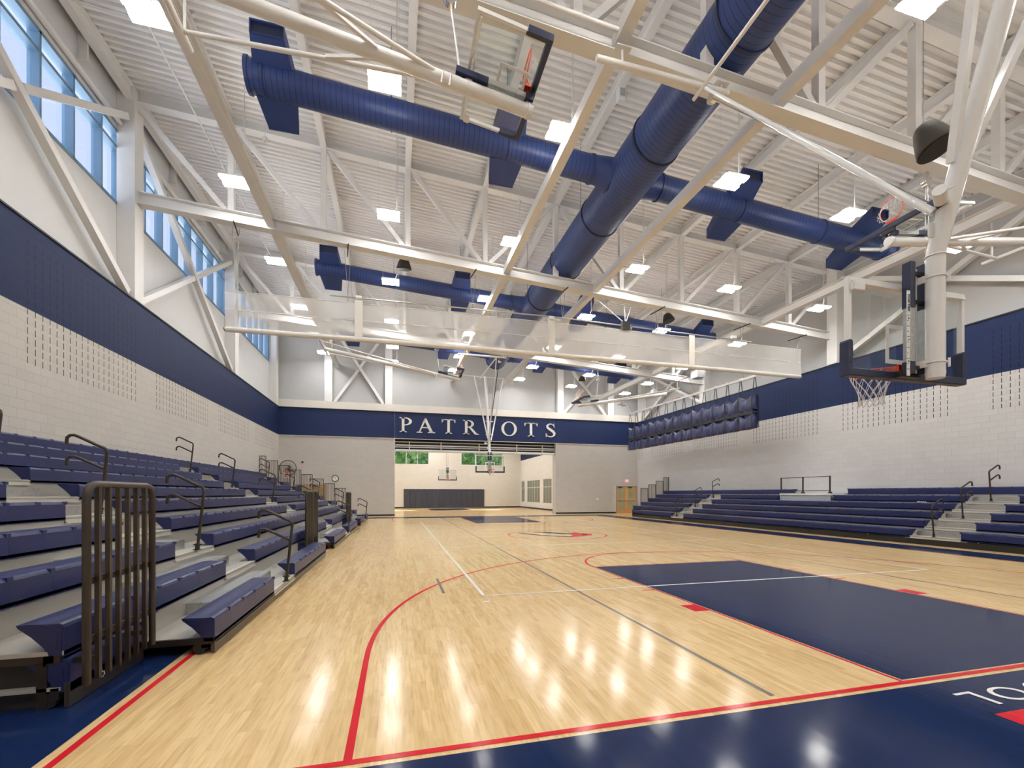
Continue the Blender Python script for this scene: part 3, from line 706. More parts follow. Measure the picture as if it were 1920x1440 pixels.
# window lights: daylight portals lie in the openings (real sky through real windows)
for y0, y1 in zip(cy[:-1], cy[1:]):
    l = bpy.data.lights.new('window_portal', 'AREA'); l.shape = 'RECTANGLE'; l.size = 2.1; l.size_y = y1-y0; l.cycles.is_portal = True
    lo = bpy.data.objects.new('window_portal', l); COL.objects.link(lo); lo.location = (XG+.02, (y0+y1)/2, 11.03); lo.rotation_euler = (0, -PI/2, 0)
for x0, x1 in hx:
    l = bpy.data.lights.new('window_portal', 'AREA'); l.shape = 'RECTANGLE'; l.size = x1-x0; l.size_y = 1.45; l.cycles.is_portal = True
    lo = bpy.data.objects.new('window_portal', l); COL.objects.link(lo); lo.location = ((x0+x1)/2, YF+.12, 5.39); lo.rotation_euler = (-PI/2, 0, 0)
# ================================================================ telescopic bleachers
def bench_seg(org, xf, sg, zt, y0, y1, parent, step=.457):
    """one run of navy seat modules; xf front face, sg = direction towards the wall"""
    b = MB(org); L = y1-y0; n = max(1, round(L/step)); w = L/n
    prof = [(.0, -.235), (.0, -.03), (.008, -.010), (.030, 0), (.10, -.004), (.20, .002), (.272, .0), (.262, -.022), (.19, -.085), (.115, -.17), (.095, -.235)]
    for k in range(n):
        g = .0005
        b.prism([(u*sg, v) for u, v in prof], (xf, y0+k*w+g, zt), (xf, y0+(k+1)*w-g, zt), (1, 0, 0), (0, 0, 1))
        ym = y0+(k+1)*w
        b.box(min(xf-sg*.004, xf+sg*.03), max(xf-sg*.004, xf+sg*.03), ym-.028, ym+.028, zt-.035, zt+.002)      # moulded lip at each joint
    o = b.build('bench', M['seat'], parent)
    for ye, s in ((y0, -1), (y1, 1)):
        c = MB(org); e = .012
        c.prism([(u*sg, v) for u, v in [(.012, -.225), (.012, -.03), (.04, -.015), (.235, -.015), (.17, -.09), (.10, -.17), (.085, -.225)]], (xf, ye, zt), (xf, ye+s*.004, zt), (1, 0, 0), (0, 0, 1))
        c.prism([(u*sg, v) for u, v in [(.035, -.19), (.035, -.06), (.12, -.06), (.075, -.19)]], (xf, ye+s*.004, zt), (xf, ye+s*.007, zt), (1, 0, 0), (0, 0, 1))
        c.build('end_cap', M['seatcap'], o)
    return o
def bleacher(name, label, X0, sg, Zs, Y0, Y1, aisles, row0, recess_x, wall_x, skirt_mat, breaks=(), dep=.60, skirt_h=.11):
    o = thing(name, (X0, (Y0+Y1)/2, 0), label, 'bleachers'); org = tuple(o.location)
    N = len(Zs); X = lambda i: X0 + sg*dep*i
    def segs(y0, y1, cut):
        out = [(y0, y1)]
        for a, c in cut:
            nx = []
            for p, q in out:
                if c <= p or a >= q: nx.append((p, q)); continue
                if a > p+.05: nx.append((p, a))
                if c < q-.05: nx.append((c, q))
            out = nx
        return out
    srt = lambda a, c: (min(a, c), max(a, c))
    for i in range(N):
        zt = Zs[i]; zd = zt-.195
        runs = row0 if i == 0 else [(Y0, Y1)]
        bk = [c for r, c in breaks if r == i]
        for (ra, rb) in runs:
            xn = X(i+1) if i < N-1 else wall_x
            if i < N-1:
                zn = Zs[i+1]-.195
                for (da, db) in segs(ra, rb, bk):
                    b = MB(org)
                    xa, xb = srt(X(i), xn+sg*.02); b.box(xa, xb, da, db, zd-.03, zd)                       # tread
                    xa, xb = srt(xn+sg*.02, xn+sg*.035); b.box(xa, xb, da, db, zd, zn-.03)                 # riser
                    b.build('deck', M['bdeck'], o)
                    b = MB(org); xa, xb = srt(X(i)+sg*.06, X(i)+sg*.12); b.box(xa, xb, da, db, zd-.10, zd-.03); b.build('deck_beam', M['dark'], o)
            for (ba, bb) in segs(ra, rb, (list(aisles) if i < N-1 else [])+bk): bench_seg(org, X(i), sg, zt, ba, bb, o)
            for (aa, ab) in aisles:
                if aa < ra-.1 or ab > rb+.1: continue
                if i == N-1: continue
                # ribbed aluminium nosing and the galvanised half step
                b = MB(org)
                for k in range(3):
                    xa, xb = srt(X(i)-sg*.012+sg*.012*k, X(i)+sg*.045); b.box(xa, xb, aa+.01, ab-.01, zd-.075+.03*k, zd-.055+.03*k)
                xa, xb = srt(X(i)+sg*.01, X(i)+sg*.05); b.box(xa, xb, aa+.01, ab-.01, zd-.085, zd+.003)
                for k in range(3): xa, xb = srt(X(i)+sg*(.07+.05*k), X(i)+sg*(.085+.05*k)); b.box(xa, xb, aa+.01, ab-.01, zd, zd+.005)
                b.build('step_nosing', M['alum'], o)
                zn = Zs[i+1]-.195; hs = (zn-zd)*.52
                ins = .16 if sg < 0 else .12
                ya, yb = (aa-1.15, ab-ins-.15) if sg < 0 else (aa+ins, ab+.10)
                b = MB(org); xa, xb = srt(X(i)+sg*.29, X(i+1)+sg*.02); b.box(xa, xb, max(ya, ra+.3 if sg < 0 else aa+.02), min(yb, ab-.02), zd+.001, zd+hs)
                for k in range(3): xc, xd = srt(X(i)+sg*(.31+.08*k), X(i)+sg*(.325+.08*k)); b.box(xc, xd, max(ya, ra+.3 if sg < 0 else aa+.02)+.01, min(yb, ab-.02)-.01, zd+hs, zd+hs+.006)
                b.build('aisle_step', M['galv'], o)
    # front skirts, wheels and end frames of the lowest rows
    def skirt(xf, ya, yb, h=skirt_h):
        b = MB(org); xa, xb = srt(xf+sg*.0, xf+sg*.03); b.box(xa, xb, ya, yb, .006, h-.015); b.build('front_skirt', skirt_mat, o)
        for y in (ya, yb):
            b = MB(org)
            s = 1 if y == ya else -1
            xa, xb = srt(xf+sg*.06, xf+sg*.11); b.box(xa, xb, min(y, y+s*.05), max(y, y+s*.05), .06, Zs[0]-.2)
            b.build('leg_bracket', M['dark'], o)
        for y in (ya+.03, yb-.03):
            b = MB(org); b.tube([(xf+sg*.13, y-.025, .055), (xf+sg*.13, y+.025, .055)], .052, 18); b.build('wheel', M['black'], o)
    for ra, rb in row0: skirt(X(0), ra, rb)
    prev = Y0
    for ra, rb in list(row0)+[(Y1, Y1)]:
        if ra - prev > .2:
            xf = recess_x
            skirt(xf, prev, ra, .19)
            bench_seg(org, xf+sg*.0, sg, Zs[0]-.0, prev+.01, ra-.01, o)
            b = MB(org); xa, xb = srt(xf+sg*.05, xf+sg*.62); b.box(xa, xb, prev, ra, Zs[0]-.22, Zs[0]-.195); b.build('deck', M['bdeck'], o)
        prev = rb
    for ye, s in ((Y0, 1), (Y1, -1)):                  # end frames seen under the ends of the decks
        for i in range(0 if any(abs(r[0 if s > 0 else 1]-ye) < .05 for r in row0) else 1, N-1):
            b = MB(org); zd = Zs[i]-.195; xa, xb = srt(X(i)+sg*.02, X(i+1)); ya, yb = srt(ye, ye+s*.03)
            b.box(xa, xb, ya, yb, zd-.085, zd-.03); xa, xb = srt(X(i)+sg*.10, X(i)+sg*.16); b.box(xa, xb, ya, yb, .0, zd-.08)
            b.build('end_frame', M['bronze'], o)
    for i in range(1, N-1):                            # black sheets standing in for the shade under the decks, near end
        b = MB(org); zd = Zs[i]-.195; xa, xb = srt(X(i)+sg*.17, X(i+1)+sg*.08); b.box(xa, xb, Y0+.06, Y0+.075, .0, zd-.09); b.build('end_curtain', M['black'], o)
    for ra, rb in row0:
        for ye, s in ((ra, 1), (rb, -1)):
            b = MB(org); zd = Zs[0]-.195; xa, xb = srt(X(0)+sg*.0, X(1)); ya, yb = srt(ye-s*.004, ye+s*.03)
            b.box(xa, xb, ya, yb, zd-.055, zd+.004); b.build('end_frame', M['bronze'], o)
    return o
ZL = [.345, .60, .87, 1.14, 1.41, 1.66, 1.91, 2.16, 2.41, 2.665]
AL = [(4.2, 5.5), (13.1, 14.45), (22.0, 23.3)]
bl = bleacher('bleacher', 'ten-row navy telescopic bleachers with silver aisle steps along the left wall', -7.42, -1, ZL, 1.15, 24.75, AL,
              [(2.1, 8.85), (10.4, 17.7), (19.5, 24.75)], -7.99, XL+.02, M['skirt'])
ZR = [.44, .70, .955, 1.215, 1.47, 1.735]
AR = [(6.08, 7.35), (18.37, 19.5)]
br = bleacher('bleacher', 'six-row navy telescopic bleachers with silver aisle steps along the right wall', 9.40, 1, ZR, -2.2, 24.75, AR,
              [(-2.2, 23.8)], 9.95, XR-.02, M['skirt_b'], breaks=[(4, (11.75, 14.24)), (5, (11.62, 14.24))], dep=.60, skirt_h=.19)
# wheelchair platform let into the upper rows of the right bank
org = tuple(br.location); X4 = 9.4+.6*3.9
b = MB(org); b.box(X4-.02, XR-.06, 11.80, 14.36, 1.46, 1.54); b.build('platform_deck', M['bwhite'], br)
b = MB(org); b.box(X4+.02, X4+.04, 11.86, 14.30, 1.02, 1.455); b.box(X4-.005, X4+.02, 11.84, 11.90, 1.02, 1.46); b.box(X4-.005, X4+.02, 14.27, 14.33, 1.02, 1.46); b.build('platform_front', plain('platform_panel', (.42, .45, .50), .45), br)
rl = thing('guard_rail', (X4, 13.1, 1.54), 'low dark two-bay railing on the wheelchair platform of the right bleachers', 'railing')
o_ = tuple(rl.location)
for y in (11.88, 13.15, 14.30):
    b = MB(o_); b.box(X4+.0, X4+.045, y-.022, y+.022, 1.545, 2.27); b.box(X4-.03, X4+.09, y-.05, y+.05, 1.541, 1.60); b.build('post', M['rail'], rl)
for z in (1.64, 2.235):
    b = MB(o_); b.box(X4+.010, X4+.035, 11.88, 14.30, z, z+.028); b.build('rail_bar', M['rail'], rl)

# signs on the skirts
def sticker(org, parent, x, y, z, w, h, col, body=None, wheel=False, sg=1):
    b = MB(org); b.box(x, x+.003*sg if sg > 0 else x, y-w/2, y+w/2, z, z+h) if sg > 0 else b.box(x-.003, x, y-w/2, y+w/2, z, z+h)
    o = b.build('sticker', col, parent); return o
def text_mesh(name, body, size, mat, parent, M4, extrude=.0008, width=None):
    cu = bpy.data.curves.new(name, 'FONT'); cu.body = body; cu.size = size; cu.align_x = 'CENTER'; cu.align_y = 'CENTER'; cu.extrude = extrude
    t = bpy.data.objects.new('tmp', cu); COL.objects.link(t); bpy.context.view_layer.update()
    me = bpy.data.meshes.new_from_object(t.evaluated_get(bpy.context.evaluated_depsgraph_get())); bpy.data.objects.remove(t)
    if width:
        xs = [v.co.x for v in me.vertices]; k = width/(max(xs)-min(xs))
        for v in me.vertices: v.co.x *= k
    inv = Matrix.Translation(-Vector(parent.location)) if parent.parent is None else Matrix.Translation(-Vector(parent.location)-Vector(parent.parent.location))
    me.transform(inv @ M4); me.materials.clear(); me.materials.append(mat)
    o = bpy.data.objects.new(name, me); COL.objects.link(o); o.parent = parent; me.name = name
    return o
def facing_x(x, y, z, s=1):      # text plane facing +X (s=1) or -X
    return Matrix(((0, 0, s, x), (s, 0, 0, y), (0, 1, 0, z), (0, 0, 0, 1)))
org = tuple(bl.location)
for y, body in ((1.30, None), (1.52, 'w')):
    sticker(org, bl, -7.999+.002, y, .055, .10, .115, M['bwhite'])
    b = MB(org); b.box(-7.995, -7.9935, y-.043, y+.043, .062, .163); b.build('sticker', M['p_navy'], bl)
text_mesh('sticker_lettering', 'PULL\nTO\nUNLOCK', .026, M['bwhite'], bl, facing_x(-7.9925, 1.30, .118), width=.078)
b = MB(org); b.ring((-7.9925, 1.515, .095), (1, 0, 0), .022, .004, 20, 6); b.tube([(-7.9925, 1.505, .15), (-7.9925, 1.512, .115), (-7.9925, 1.535, .113), (-7.9925, 1.545, .085)], .005, 6); b.ring((-7.9925, 1.503, .153), (1, 0, 0), .004, .004, 10, 5)
b.build('wheelchair_symbol', M['bwhite'], bl)
for y in (6.12, 7.36, 3.95):
    pass
org = tuple(br.location)
for y, ch in ((7.42, '6'), (6.02, '5')):
    b = MB(org); b.box(9.414, 9.419, y-.07, y+.07, .03, .185); b.build('sticker', M['bwhite'], br)
    text_mesh('sticker_lettering', ch, .10, M['dark'], br, facing_x(9.412, y, .105, -1))
for y in (-1.0, 1.5, 3.2, 5.7, 8.6, 9.8, 12.3, 15.4, 17.0, 20.3, 22.9):
    b = MB(org); b.tube([(9.40, y, .175), (9.43, y, .175)], .018, 10); b.build('bolt', M['chrome'], br)

# ---- aisle handrails: a leaning post with two hooked arms reaching up the aisle
def make_handrail(sg):
    p = (0, 0, 0); o = thing('aisle_handrail', p, None, 'handrail', None)
    r = .021
    b = MB(p); b.tube([(0, 0, .02), (-sg*.045, 0, .45), (-sg*.085, 0, .86), (-sg*.078, 0, .905), (-sg*.05, 0, .935), (-sg*.0, 0, .955), (sg*.25, 0, 1.085), (sg*.30, 0, 1.105), (sg*.345, 0, 1.10), (sg*.378, 0, 1.07), (sg*.385, 0, 1.02), (sg*.385, 0, .975)], r, 10); b.build('post', M['rail'], o)
    b = MB(p); b.tube([(-sg*.062, 0, .63), (sg*.25, 0, .79), (sg*.30, 0, .81), (sg*.345, 0, .805), (sg*.378, 0, .775), (sg*.385, 0, .725), (sg*.385, 0, .68)], r, 10); b.build('lower_arm', M['rail'], o)
    b = MB(p); b.tube([(0, 0, .0), (0, 0, .09)], .030, 12); b.tube([(-.05, 0, .075), (.05, 0, .075)], .010, 8); b.box(-.045, .045, -.045, .045, .0, .006); b.build('floor_socket', M['dark'], o)
    return o
first = {}
for sg, X0, Zs, aisles, side, rows in ((-1, -7.42, ZL, AL, 'left', (0, 2, 4, 6, 8)), (1, 9.40, ZR, AR, 'right', (0, 2, 4))):
    for k, (a, c) in enumerate(aisles):
        for n, i in enumerate(rows):
            if side == 'right' and k == 0 and i == 4: pass
            if sg not in first: o = first[sg] = make_handrail(sg)
            else: o = copy_tree(first[sg])
            zd = Zs[i]-.195
            o.location = (X0+sg*(.6*i+.0), (a+c)/2, zd+.012)
            o.location.x -= sg*.012
            o['category'] = 'handrail'; o['group'] = 'aisle handrails'
            aw = {0: 'nearest aisle', 1: 'second aisle', 2: 'farthest aisle'}[k]
            rw = {0: 'lowest', 1: 'second from the bottom', 2: 'third up', 3: 'fourth up', 4: 'topmost'}[n] if side == 'left' else {0: 'lowest', 1: 'middle one', 2: 'topmost'}[n]
            o['label'] = f'dark hooked handrail in the {aw} of the {side} bleachers, {rw}'
# ---- barred guard panels
def barred(o, p, q, z0, z1, n, r=.0, frame=.035, bar=.022, rounded=False):
    """panel between plan points p and q"""
    org = tuple(o.location); p = Vector((*p, 0)); q = Vector((*q, 0)); d = (q-p).normalized(); L = (q-p).length
    up = Vector((0, 0, 1))
    b = MB(org)
    f = frame/2
    if rounded:
        R = .09; pts = [p+up*z0, p+up*(z1-R)] + [p+d*(R-R*math.cos(t))+up*(z1-R+R*math.sin(t)) for t in (PI/6, PI/3, PI/2)] + [q-d*(R-R*math.sin(t))+up*(z1-R+R*math.cos(t)) for t in (PI/6*0, PI/6, PI/3, PI/2)] + [q+up*z0]
        b.tube(pts, f*1.15, 8)
    else:
        for a in (p, q): b.bar(a+up*z0, a+up*z1, frame, frame, up=d)
        b.bar(p+up*(z1-f), q+up*(z1-f), frame, frame)
    b.build('rail_frame', M['rail'], o)
    for z in ([z0+.30, z0+.72] if rounded else [z0+.06]):
        b = MB(org); b.bar(p+up*z-Vector((.02 if rounded else 0, 0, 0)), q+up*z-Vector((.02 if rounded else 0, 0, 0)), .018 if rounded else bar, .045 if rounded else frame); b.build('cross_bar', M['rail'], o)
    for k in range(1, n+1):
        a = p+d*(L*k/(n+1)); b = MB(org); b.bar(a+up*(z0 if rounded else z0+.05), a+up*(z1-.02), bar, bar, up=d); b.build('baluster', M['rail'], o)
for n, (ya, yb, w) in enumerate(((1.10, 1.96, 'nearest the camera'), (8.86, 9.66, 'second group, near panel'), (9.74, 10.36, 'second group, far panel'), (17.72, 18.55, 'third group, near panel'), (18.64, 19.46, 'third group, far panel'))):
    o = thing('barred_railing', (-7.86, (ya+yb)/2, .2), f'dark upright barred panel on the left bleacher front, {w}', 'railing', 'barred panels on the bleacher front')
    barred(o, (-7.86, ya), (-7.86, yb), .17, 1.58, 6 if n == 0 else 7, frame=.046, bar=.030, rounded=True)
    b = MB(tuple(o.location))
    for y in (ya+.12, yb-.12): b.box(-7.985, -7.86, y-.02, y+.02, .30, .34)
    b.build('mounting_arm', M['rail'], o)
for i in range(2, 10):
    x = -7.42-.6*i; xa, xb = (x-.035, x-.58) if i < 9 else (x-.035, x-.34)
    o = thing('guard_rail', ((xa+xb)/2, 24.80, ZL[i]), f'barred railing closing the far end of the left bleachers, row {["", "", "third", "fourth", "fifth", "sixth", "seventh", "eighth", "ninth", "tenth"][i]} from the floor', 'railing', 'end railings of the left bleachers')
    z = ZL[i]-.195
    barred(o, (xa, 24.80), (xb, 24.80), z-.02, z+1.18, 6 if i < 9 else 3, frame=.030, bar=.018)
for i in range(2, 6):
    x = 9.4+.6*i; xa, xb = (x+.035, x+.58) if i < 5 else (x+.035, x+.42)
    o = thing('guard_rail', ((xa+xb)/2, 24.80, ZR[i]), f'barred railing closing the far end of the right bleachers, row {["", "", "third", "fourth", "fifth", "top"][i]} from the floor', 'railing', 'end railings of the right bleachers')
    z = ZR[i]-.195
    barred(o, (xa, 24.80), (xb, 24.80), z-.02, z+1.15, 6 if i < 5 else 4, frame=.030, bar=.018)
# crumpled paper left on a bench
b = MB((10.05+.6*1.9, 8.3, ZR[3]))
random.seed(3)
for k in range(5):
    c = Vector((9.4+1.8+.12, 8.15+k*.055, ZR[3]+.012)); b.tube([c+Vector((0, -.03, 0)), c+Vector((0, 0, .012+.01*random.random())), c+Vector((0, .03, 0))], [.008, .022, .006], 7)
tag(b.build('paper_scrap', M['paper']), 'crumpled white paper left lying on the right bleacher bench', 'paper')
# ================================================================ basketball backstops
class TB(MB):
    """mesh builder working in a local frame, written out in world axes about the thing's origin"""
    def __init__(s, mtx, org): super().__init__(); s.m = mtx; s.org = Vector(org)
    def build(s, *a, **k):
        s.v = [s.m @ v - s.org for v in s.v]; s.o = Vector(s.org); return super().build(*a, **k)
def frame_of(origin, y_dir, z_dir):
    y = Vector(y_dir).normalized(); z = Vector(z_dir).normalized(); z = (z-y*z.dot(y)).normalized(); x = y.cross(z)
    return Matrix(((x.x, y.x, z.x, origin[0]), (x.y, y.y, z.y, origin[1]), (x.z, y.z, z.z, origin[2]), (0, 0, 0, 1)))
def board(o, T, fine=True, net_hang=None, adj=(-.085, .085)):
    """glass board in a local frame: x across, y out of the face, z up from the bottom edge"""
    N = lambda: TB(T, o.location)
    W, H = .914, 1.067
    b = N(); b.add([(-W+.02, 0, .02), (W-.02, 0, .02), (W-.02, 0, H-.02), (-W+.02, 0, H-.02)], [(0, 1, 2, 3)]); b.build('glass_panel', M['glass'], o, fix=False)
    for (xa, xb, za, zb_) in ((-W, -W+.045, .0, H), (W-.045, W, .0, H), (-W+.045, W-.045, H-.045, H), (-W+.045, W-.045, 0, .045)):
        b = N(); b.box(xa, xb, -.042, .012, za, zb_)
        if fine and xb-xa < .1 and H-.01 < zb_:
            for k in range(5): z = .12+.2*k; b.tube([((xa+xb)/2, .010, z), ((xa+xb)/2, .016, z)], .007, 6)
        b.build('frame_bar', M['bwhite'], o)
    b = N(); t = .05
    for (xa, xb, za, zb_) in ((-.305, -.305+t, .15, .607), (.305-t, .305, .15, .607), (-.305+t, .305-t, .557, .607), (-.305+t, .305-t, .15, .20)): b.box(xa, xb, -.003, .003, za, zb_)
    b.build('target_square', M['bwhite'], o)
    b = N()
    for s in (-1, 1):
        x = s*(W-.02); pr = [(-.032, 0), (.032, 0), (.034, .05), (.030, .375), (.012, .395), (-.024, .392), (-.034, .37)]
        b.prism(pr, (x, -.055, -.035), (x, .05, -.035), (1, 0, 0), (0, 0, 1))
        if fine:
            for z in (.10, .25): b.tube([(x, -.056, z), (x, -.060, z)], .008, 8, mat=1)
    b.bevbox(-W-.012, W+.012, -.056, .052, -.042, .048, .012)
    if fine:
        for k in range(7): b.tube([(-.75+.25*k, -.0, -.043), (-.75+.25*k, -.0, -.047)], .008, 8, mat=1)
    b.build('edge_padding', [M['pad'], M['black']], o)
    # rim, bracket, net
    b = N(); R = .2286; yc = .38
    b.ring((0, yc, .15), (0, 0, 1), R, .010, 36, 8)
    b.box(-.10, .10, .0, .022, .04, .19); b.box(-.065, .065, .02, .165, .125, .150)
    for s in (-1, 1): b.bar((s*.06, .02, .06), (s*.045, .16, .135), .012, .02); b.tube([(s*.05, .10, .147), (s*.13, yc-R*.82, .15)], .008, 6)
    b.build('rim', M['orange'], o)
    b = N(); n = 12; Tinv = T.inverted().to_3x3()
    down = (Tinv @ Vector((0, 0, -1))).normalized() if net_hang else Vector((0, 0, -1))
    lv = [(0, 1.0), (.09, .86), (.18, .71), (.26, .58), (.34, .55), (.40, .60)]
    c0 = Vector((0, yc, .145))
    rng = random.Random(5)
    def pt(k, l, h=0):
        d, r = lv[l]; a = 2*PI*(k+.5*(l % 2))/n; base = Vector((math.cos(a)*R*r, math.sin(a)*R*r, 0))
        if net_hang:       # the net flops through a tilted rim
            base = base*(1 if l < 1 else 1) ; return c0 + base + Vector((0, 0, -d*.55)) + down*(d*.35)
        return c0 + base + Vector((rng.uniform(-.006, .006), rng.uniform(-.006, .006), -d))
    P_ = [[pt(k, l) for k in range(n)] for l in range(len(lv))]
    for l in range(len(lv)-1):
        for k in range(n):
            k2 = (k+1) % n if l % 2 else (k-1) % n
            for q in (k, k2): b.tube([P_[l][k], P_[l+1][q]], .0038, 4, cap=False)
    b.build('net', M['net'], o, fix=False)
    # height adjuster behind the board
    for x in adj:
        b = N(); b.box(x-.036, x+.036, -.215, -.125, .73, 1.24); b.build('adjuster_sleeve', M['pad'], o)
        b = N(); b.box(x-.030, x+.030, -.208, -.132, .12, .73); b.build('adjuster_rail', M['galv'], o)
        b = N(); b.box(x-.036, x+.036, -.215, -.125, -.01, .12); b.build('adjuster_foot', M['pad'], o)
    xm = (adj[0]+adj[1])/2
    b = N(); b.tube([(xm, -.17, .0), (xm, -.17, 1.18)], .012, 8); b.build('adjuster_screw', M['galv'], o)
    for z in (.06, .80, 1.12):
        b = N(); b.box(adj[0]+.03, adj[1]-.03, -.20, -.15, z-.02, z+.02); b.build('adjuster_plate', M['dark'], o)
    b = N(); b.box(adj[0]-.04, adj[1]+.04, -.13, -.045, -.03, .04); b.build('adjuster_plate', M['dark'], o)
    b = N()
    for s in (-1, 1): b.bar((s*.10, -.05, .98), (s*.86, -.045, 1.0), .03, .075, up=(0, 1, 0))
    b.bevbox(-.90, -.72, -.09, -.045, .90, 1.0, .012)
    b.build('upper_arm', M['bwhite'], o)
def mount(o, T, x, y, zlist, to_y=-.21, r=.115):
    for z in zlist:
        b = TB(T, o.location)
        for s in (-1, 1): b.box(x+s*.06-.008, x+s*.06+.008, y+.02, to_y+.01, z-.05, z+.05)
        b.ring((x, y, z), (0, 0, 1), r+.004, .008, 28, 6); b.build('mast_clamp', M['steel'], o)

def main_backstop(label, flip, X0):
    """ceiling hung court basket in playing position; flip mirrors it about mid court"""
    Yf = (lambda y: 25.6-y) if flip else (lambda y: y)
    o = thing('basketball_backstop', (X0, Yf(1.22), 2.88), label, 'basketball hoop', 'basketball backstops')
    T = frame_of((X0, Yf(1.22), 2.88), (0, -1 if flip else 1, 0), (0, 0, 1))
    board(o, T, adj=(-.20, .02) if not flip else (-.085, .085))
    org = tuple(o.location); q = lambda x, y, z: (X0+x, Yf(y), z)
    b = MB(org); b.tube([q(0.02, .93, 2.86), q(.02, .93, 4.14), q(.02, .915, 4.24), q(.02, .88, 4.38), q(.02, -.42, 9.25)], .088, 28); b.build('mast', M['mast'], o)
    b = MB(org); b.tube([q(.02, .93, 2.80), q(.02, .93, 2.865)], [.082, .091], 28); b.build('mast_cap', M['mast'], o)
    for z in (4.16, 4.62, 4.78):
        b = MB(org); yy = .93 if z < 4.3 else .93-(z-4.2)*.26; b.ring(q(.02, yy, z), (0, .26 if z > 4.3 else 0, -1 if flip else 1), .092, .009, 30, 6); b.build('mast_clamp', M['steel'], o)
    for z in (2.97, 3.92):
        b = MB(org); b.ring(q(.02, .93, z), (0, 0, 1), .092, .009, 30, 6); b.tube([q(.12, .86, z-.05), q(.12, .86, z+.05)], .012, 8)
        for s in (-1, 1): b.bar(q(.02+s*.08, .95, z), q(s*.08, 1.07, z), .012, .08)
        b.build('mast_clamp', M['steel'], o)
    for s, ja, jb in ((-1, (-.06, .73, 5.05), (-.77, -.22, 9.20)), (1, (.13, .84, 4.90), (1.22, -.42, 9.22))):
        b = MB(org); b.bar(q(*ja), q(*jb), .075, .075, up=(0, 1, 0)); b.build('side_brace', M['mast'], o)
    b = MB(org); e = q(-.30, 4.35, 9.02)
    b.tube([q(-.05, .90, 4.62), (Vector(q(-.05, .90, 4.62))*.45+Vector(e)*.55)], .040, 12); b.tube([(Vector(q(-.05, .90, 4.62))*.46+Vector(e)*.54), e], .032, 12); b.build('folding_brace', M['mast'], o)
    b = MB(org); b.tube([q(-.02, .84, 4.66), q(-.10, .80, 4.68)], .048, 16, mat=1); b.tube([q(-.10, .80, 4.68), q(-.26, .72, 4.72)], .062, 18); b.build('brace_motor', [M['bwhite'], M['dark']], o)
    b = MB(org); b.bar(q(-.13, .90, 4.42), q(-.04, .90, 4.42), .02, .16); b.build('gusset_plate', M['bwhite'], o)
    b = MB(org); b.tube([q(-1.98, -.42, 9.25), q(1.70, -.42, 9.15)], .048, 12); b.build('hinge_pipe', M['steel'], o)
    b = MB(org); b.tube([q(-2.45, 4.40, 9.08), q(.25, 4.40, 9.08)], .055, 14); b.build('support_pipe', M['steel'], o)
    b = MB(org); b.tube([q(-.33, 4.62, 9.02), q(-.33, -.45, 9.12)], .035, 12); b.build('support_pipe', M['steel'], o)
    for x in (-1.95, .1):
        b = MB(org); b.tube([q(x, 4.40, 9.10), q(x, 4.40, zbc(X0+x)-.19)], .022, 8); b.box(min(q(x-.14, 4.33, 0)[0], q(x+.14, 4.4, 0)[0]), max(q(x-.14, 4.33, 0)[0], q(x+.14, 4.4, 0)[0]), min(Yf(4.32), Yf(4.48)), max(Yf(4.32), Yf(4.48)), zbc(X0+x)-.21, zbc(X0+x)-.185); b.build('beam_clamp', M['steel'], o)
    for x in (-1.9, 1.55):
        b = MB(org); b.tube([q(x, -.42, 9.2), q(x, -.42, 9.34)], .03, 8); b.box(min(q(x-.16, 0, 0)[0], q(x+.16, 0, 0)[0]), max(q(x-.16, 0, 0)[0], q(x+.16, 0, 0)[0]), min(Yf(-.50), Yf(-.34)), max(Yf(-.50), Yf(-.34)), 9.28, 9.31); b.build('beam_clamp', M['steel'], o)
    b = MB(org); c = q(-.14, 4.35, 8.86); b.tube([(c[0]-.04, c[1], c[2]), (c[0]+.05, c[1], c[2])], .10, 20); b.tube([(c[0]+.05, c[1], c[2]), (c[0]+.12, c[1], c[2])], .05, 12); b.build('hoist_winch', M['chrome'], o)
    b = MB(org); b.tube([c, q(-.08, .93, 4.75)], .007 if not flip else .022, 5); b.build('hoist_cable', M['wire'] if not flip else M['strap'], o)
    return o, T
near, Tn = main_backstop('large glass basketball backboard on a white ceiling mast, nearest, seen from behind', False, .05)
main_backstop('glass basketball backboard on a white mast in front of the PATRIOTS band', True, -.12)
# ruler strip of the near board, with its lettering
org = near.location
b = TB(Tn, org); xs_ = -.300
b.box(xs_-.002, xs_+.045, -.222, -.216, -.05, .90); st = b.build('height_scale', M['bwhite'], near)
b = TB(Tn, org)
for k in range(11): b.box(xs_-.002, xs_+.038 if k % 2 == 0 else xs_+.018, -.2245, -.222, .02+.06*k, .025+.06*k)
b.build('scale_marks', M['dark'], st)
def back_text(name, body, size, x, z, rot, mat, width=None):
    cu = bpy.data.curves.new(name, 'FONT'); cu.body = body; cu.size = size; cu.align_x = 'CENTER'; cu.align_y = 'CENTER'; cu.extrude = .0005; cu.offset = .0015
    t = bpy.data.objects.new('tmp', cu); COL.objects.link(t); bpy.context.view_layer.update()
    me = bpy.data.meshes.new_from_object(t.evaluated_get(bpy.context.evaluated_depsgraph_get())); bpy.data.objects.remove(t)
    R = Matrix.Rotation(rot, 4, 'Z')
    # text plane seen from -y: text x -> +x of the viewer standing behind, text y -> z
    A = Matrix(((1, 0, 0, x), (0, 0, -1, -.2255), (0, 1, 0, z), (0, 0, 0, 1)))
    if width:
        w = [v.co.x for v in me.vertices]; k = width/(max(w)-min(w))
        for v in me.vertices: v.co.x *= k
    me.transform(Matrix.Translation(-Vector(org)) @ Tn @ A @ R); me.materials.clear(); me.materials.append(mat)
    o = bpy.data.objects.new(name, me); COL.objects.link(o); o.parent = st
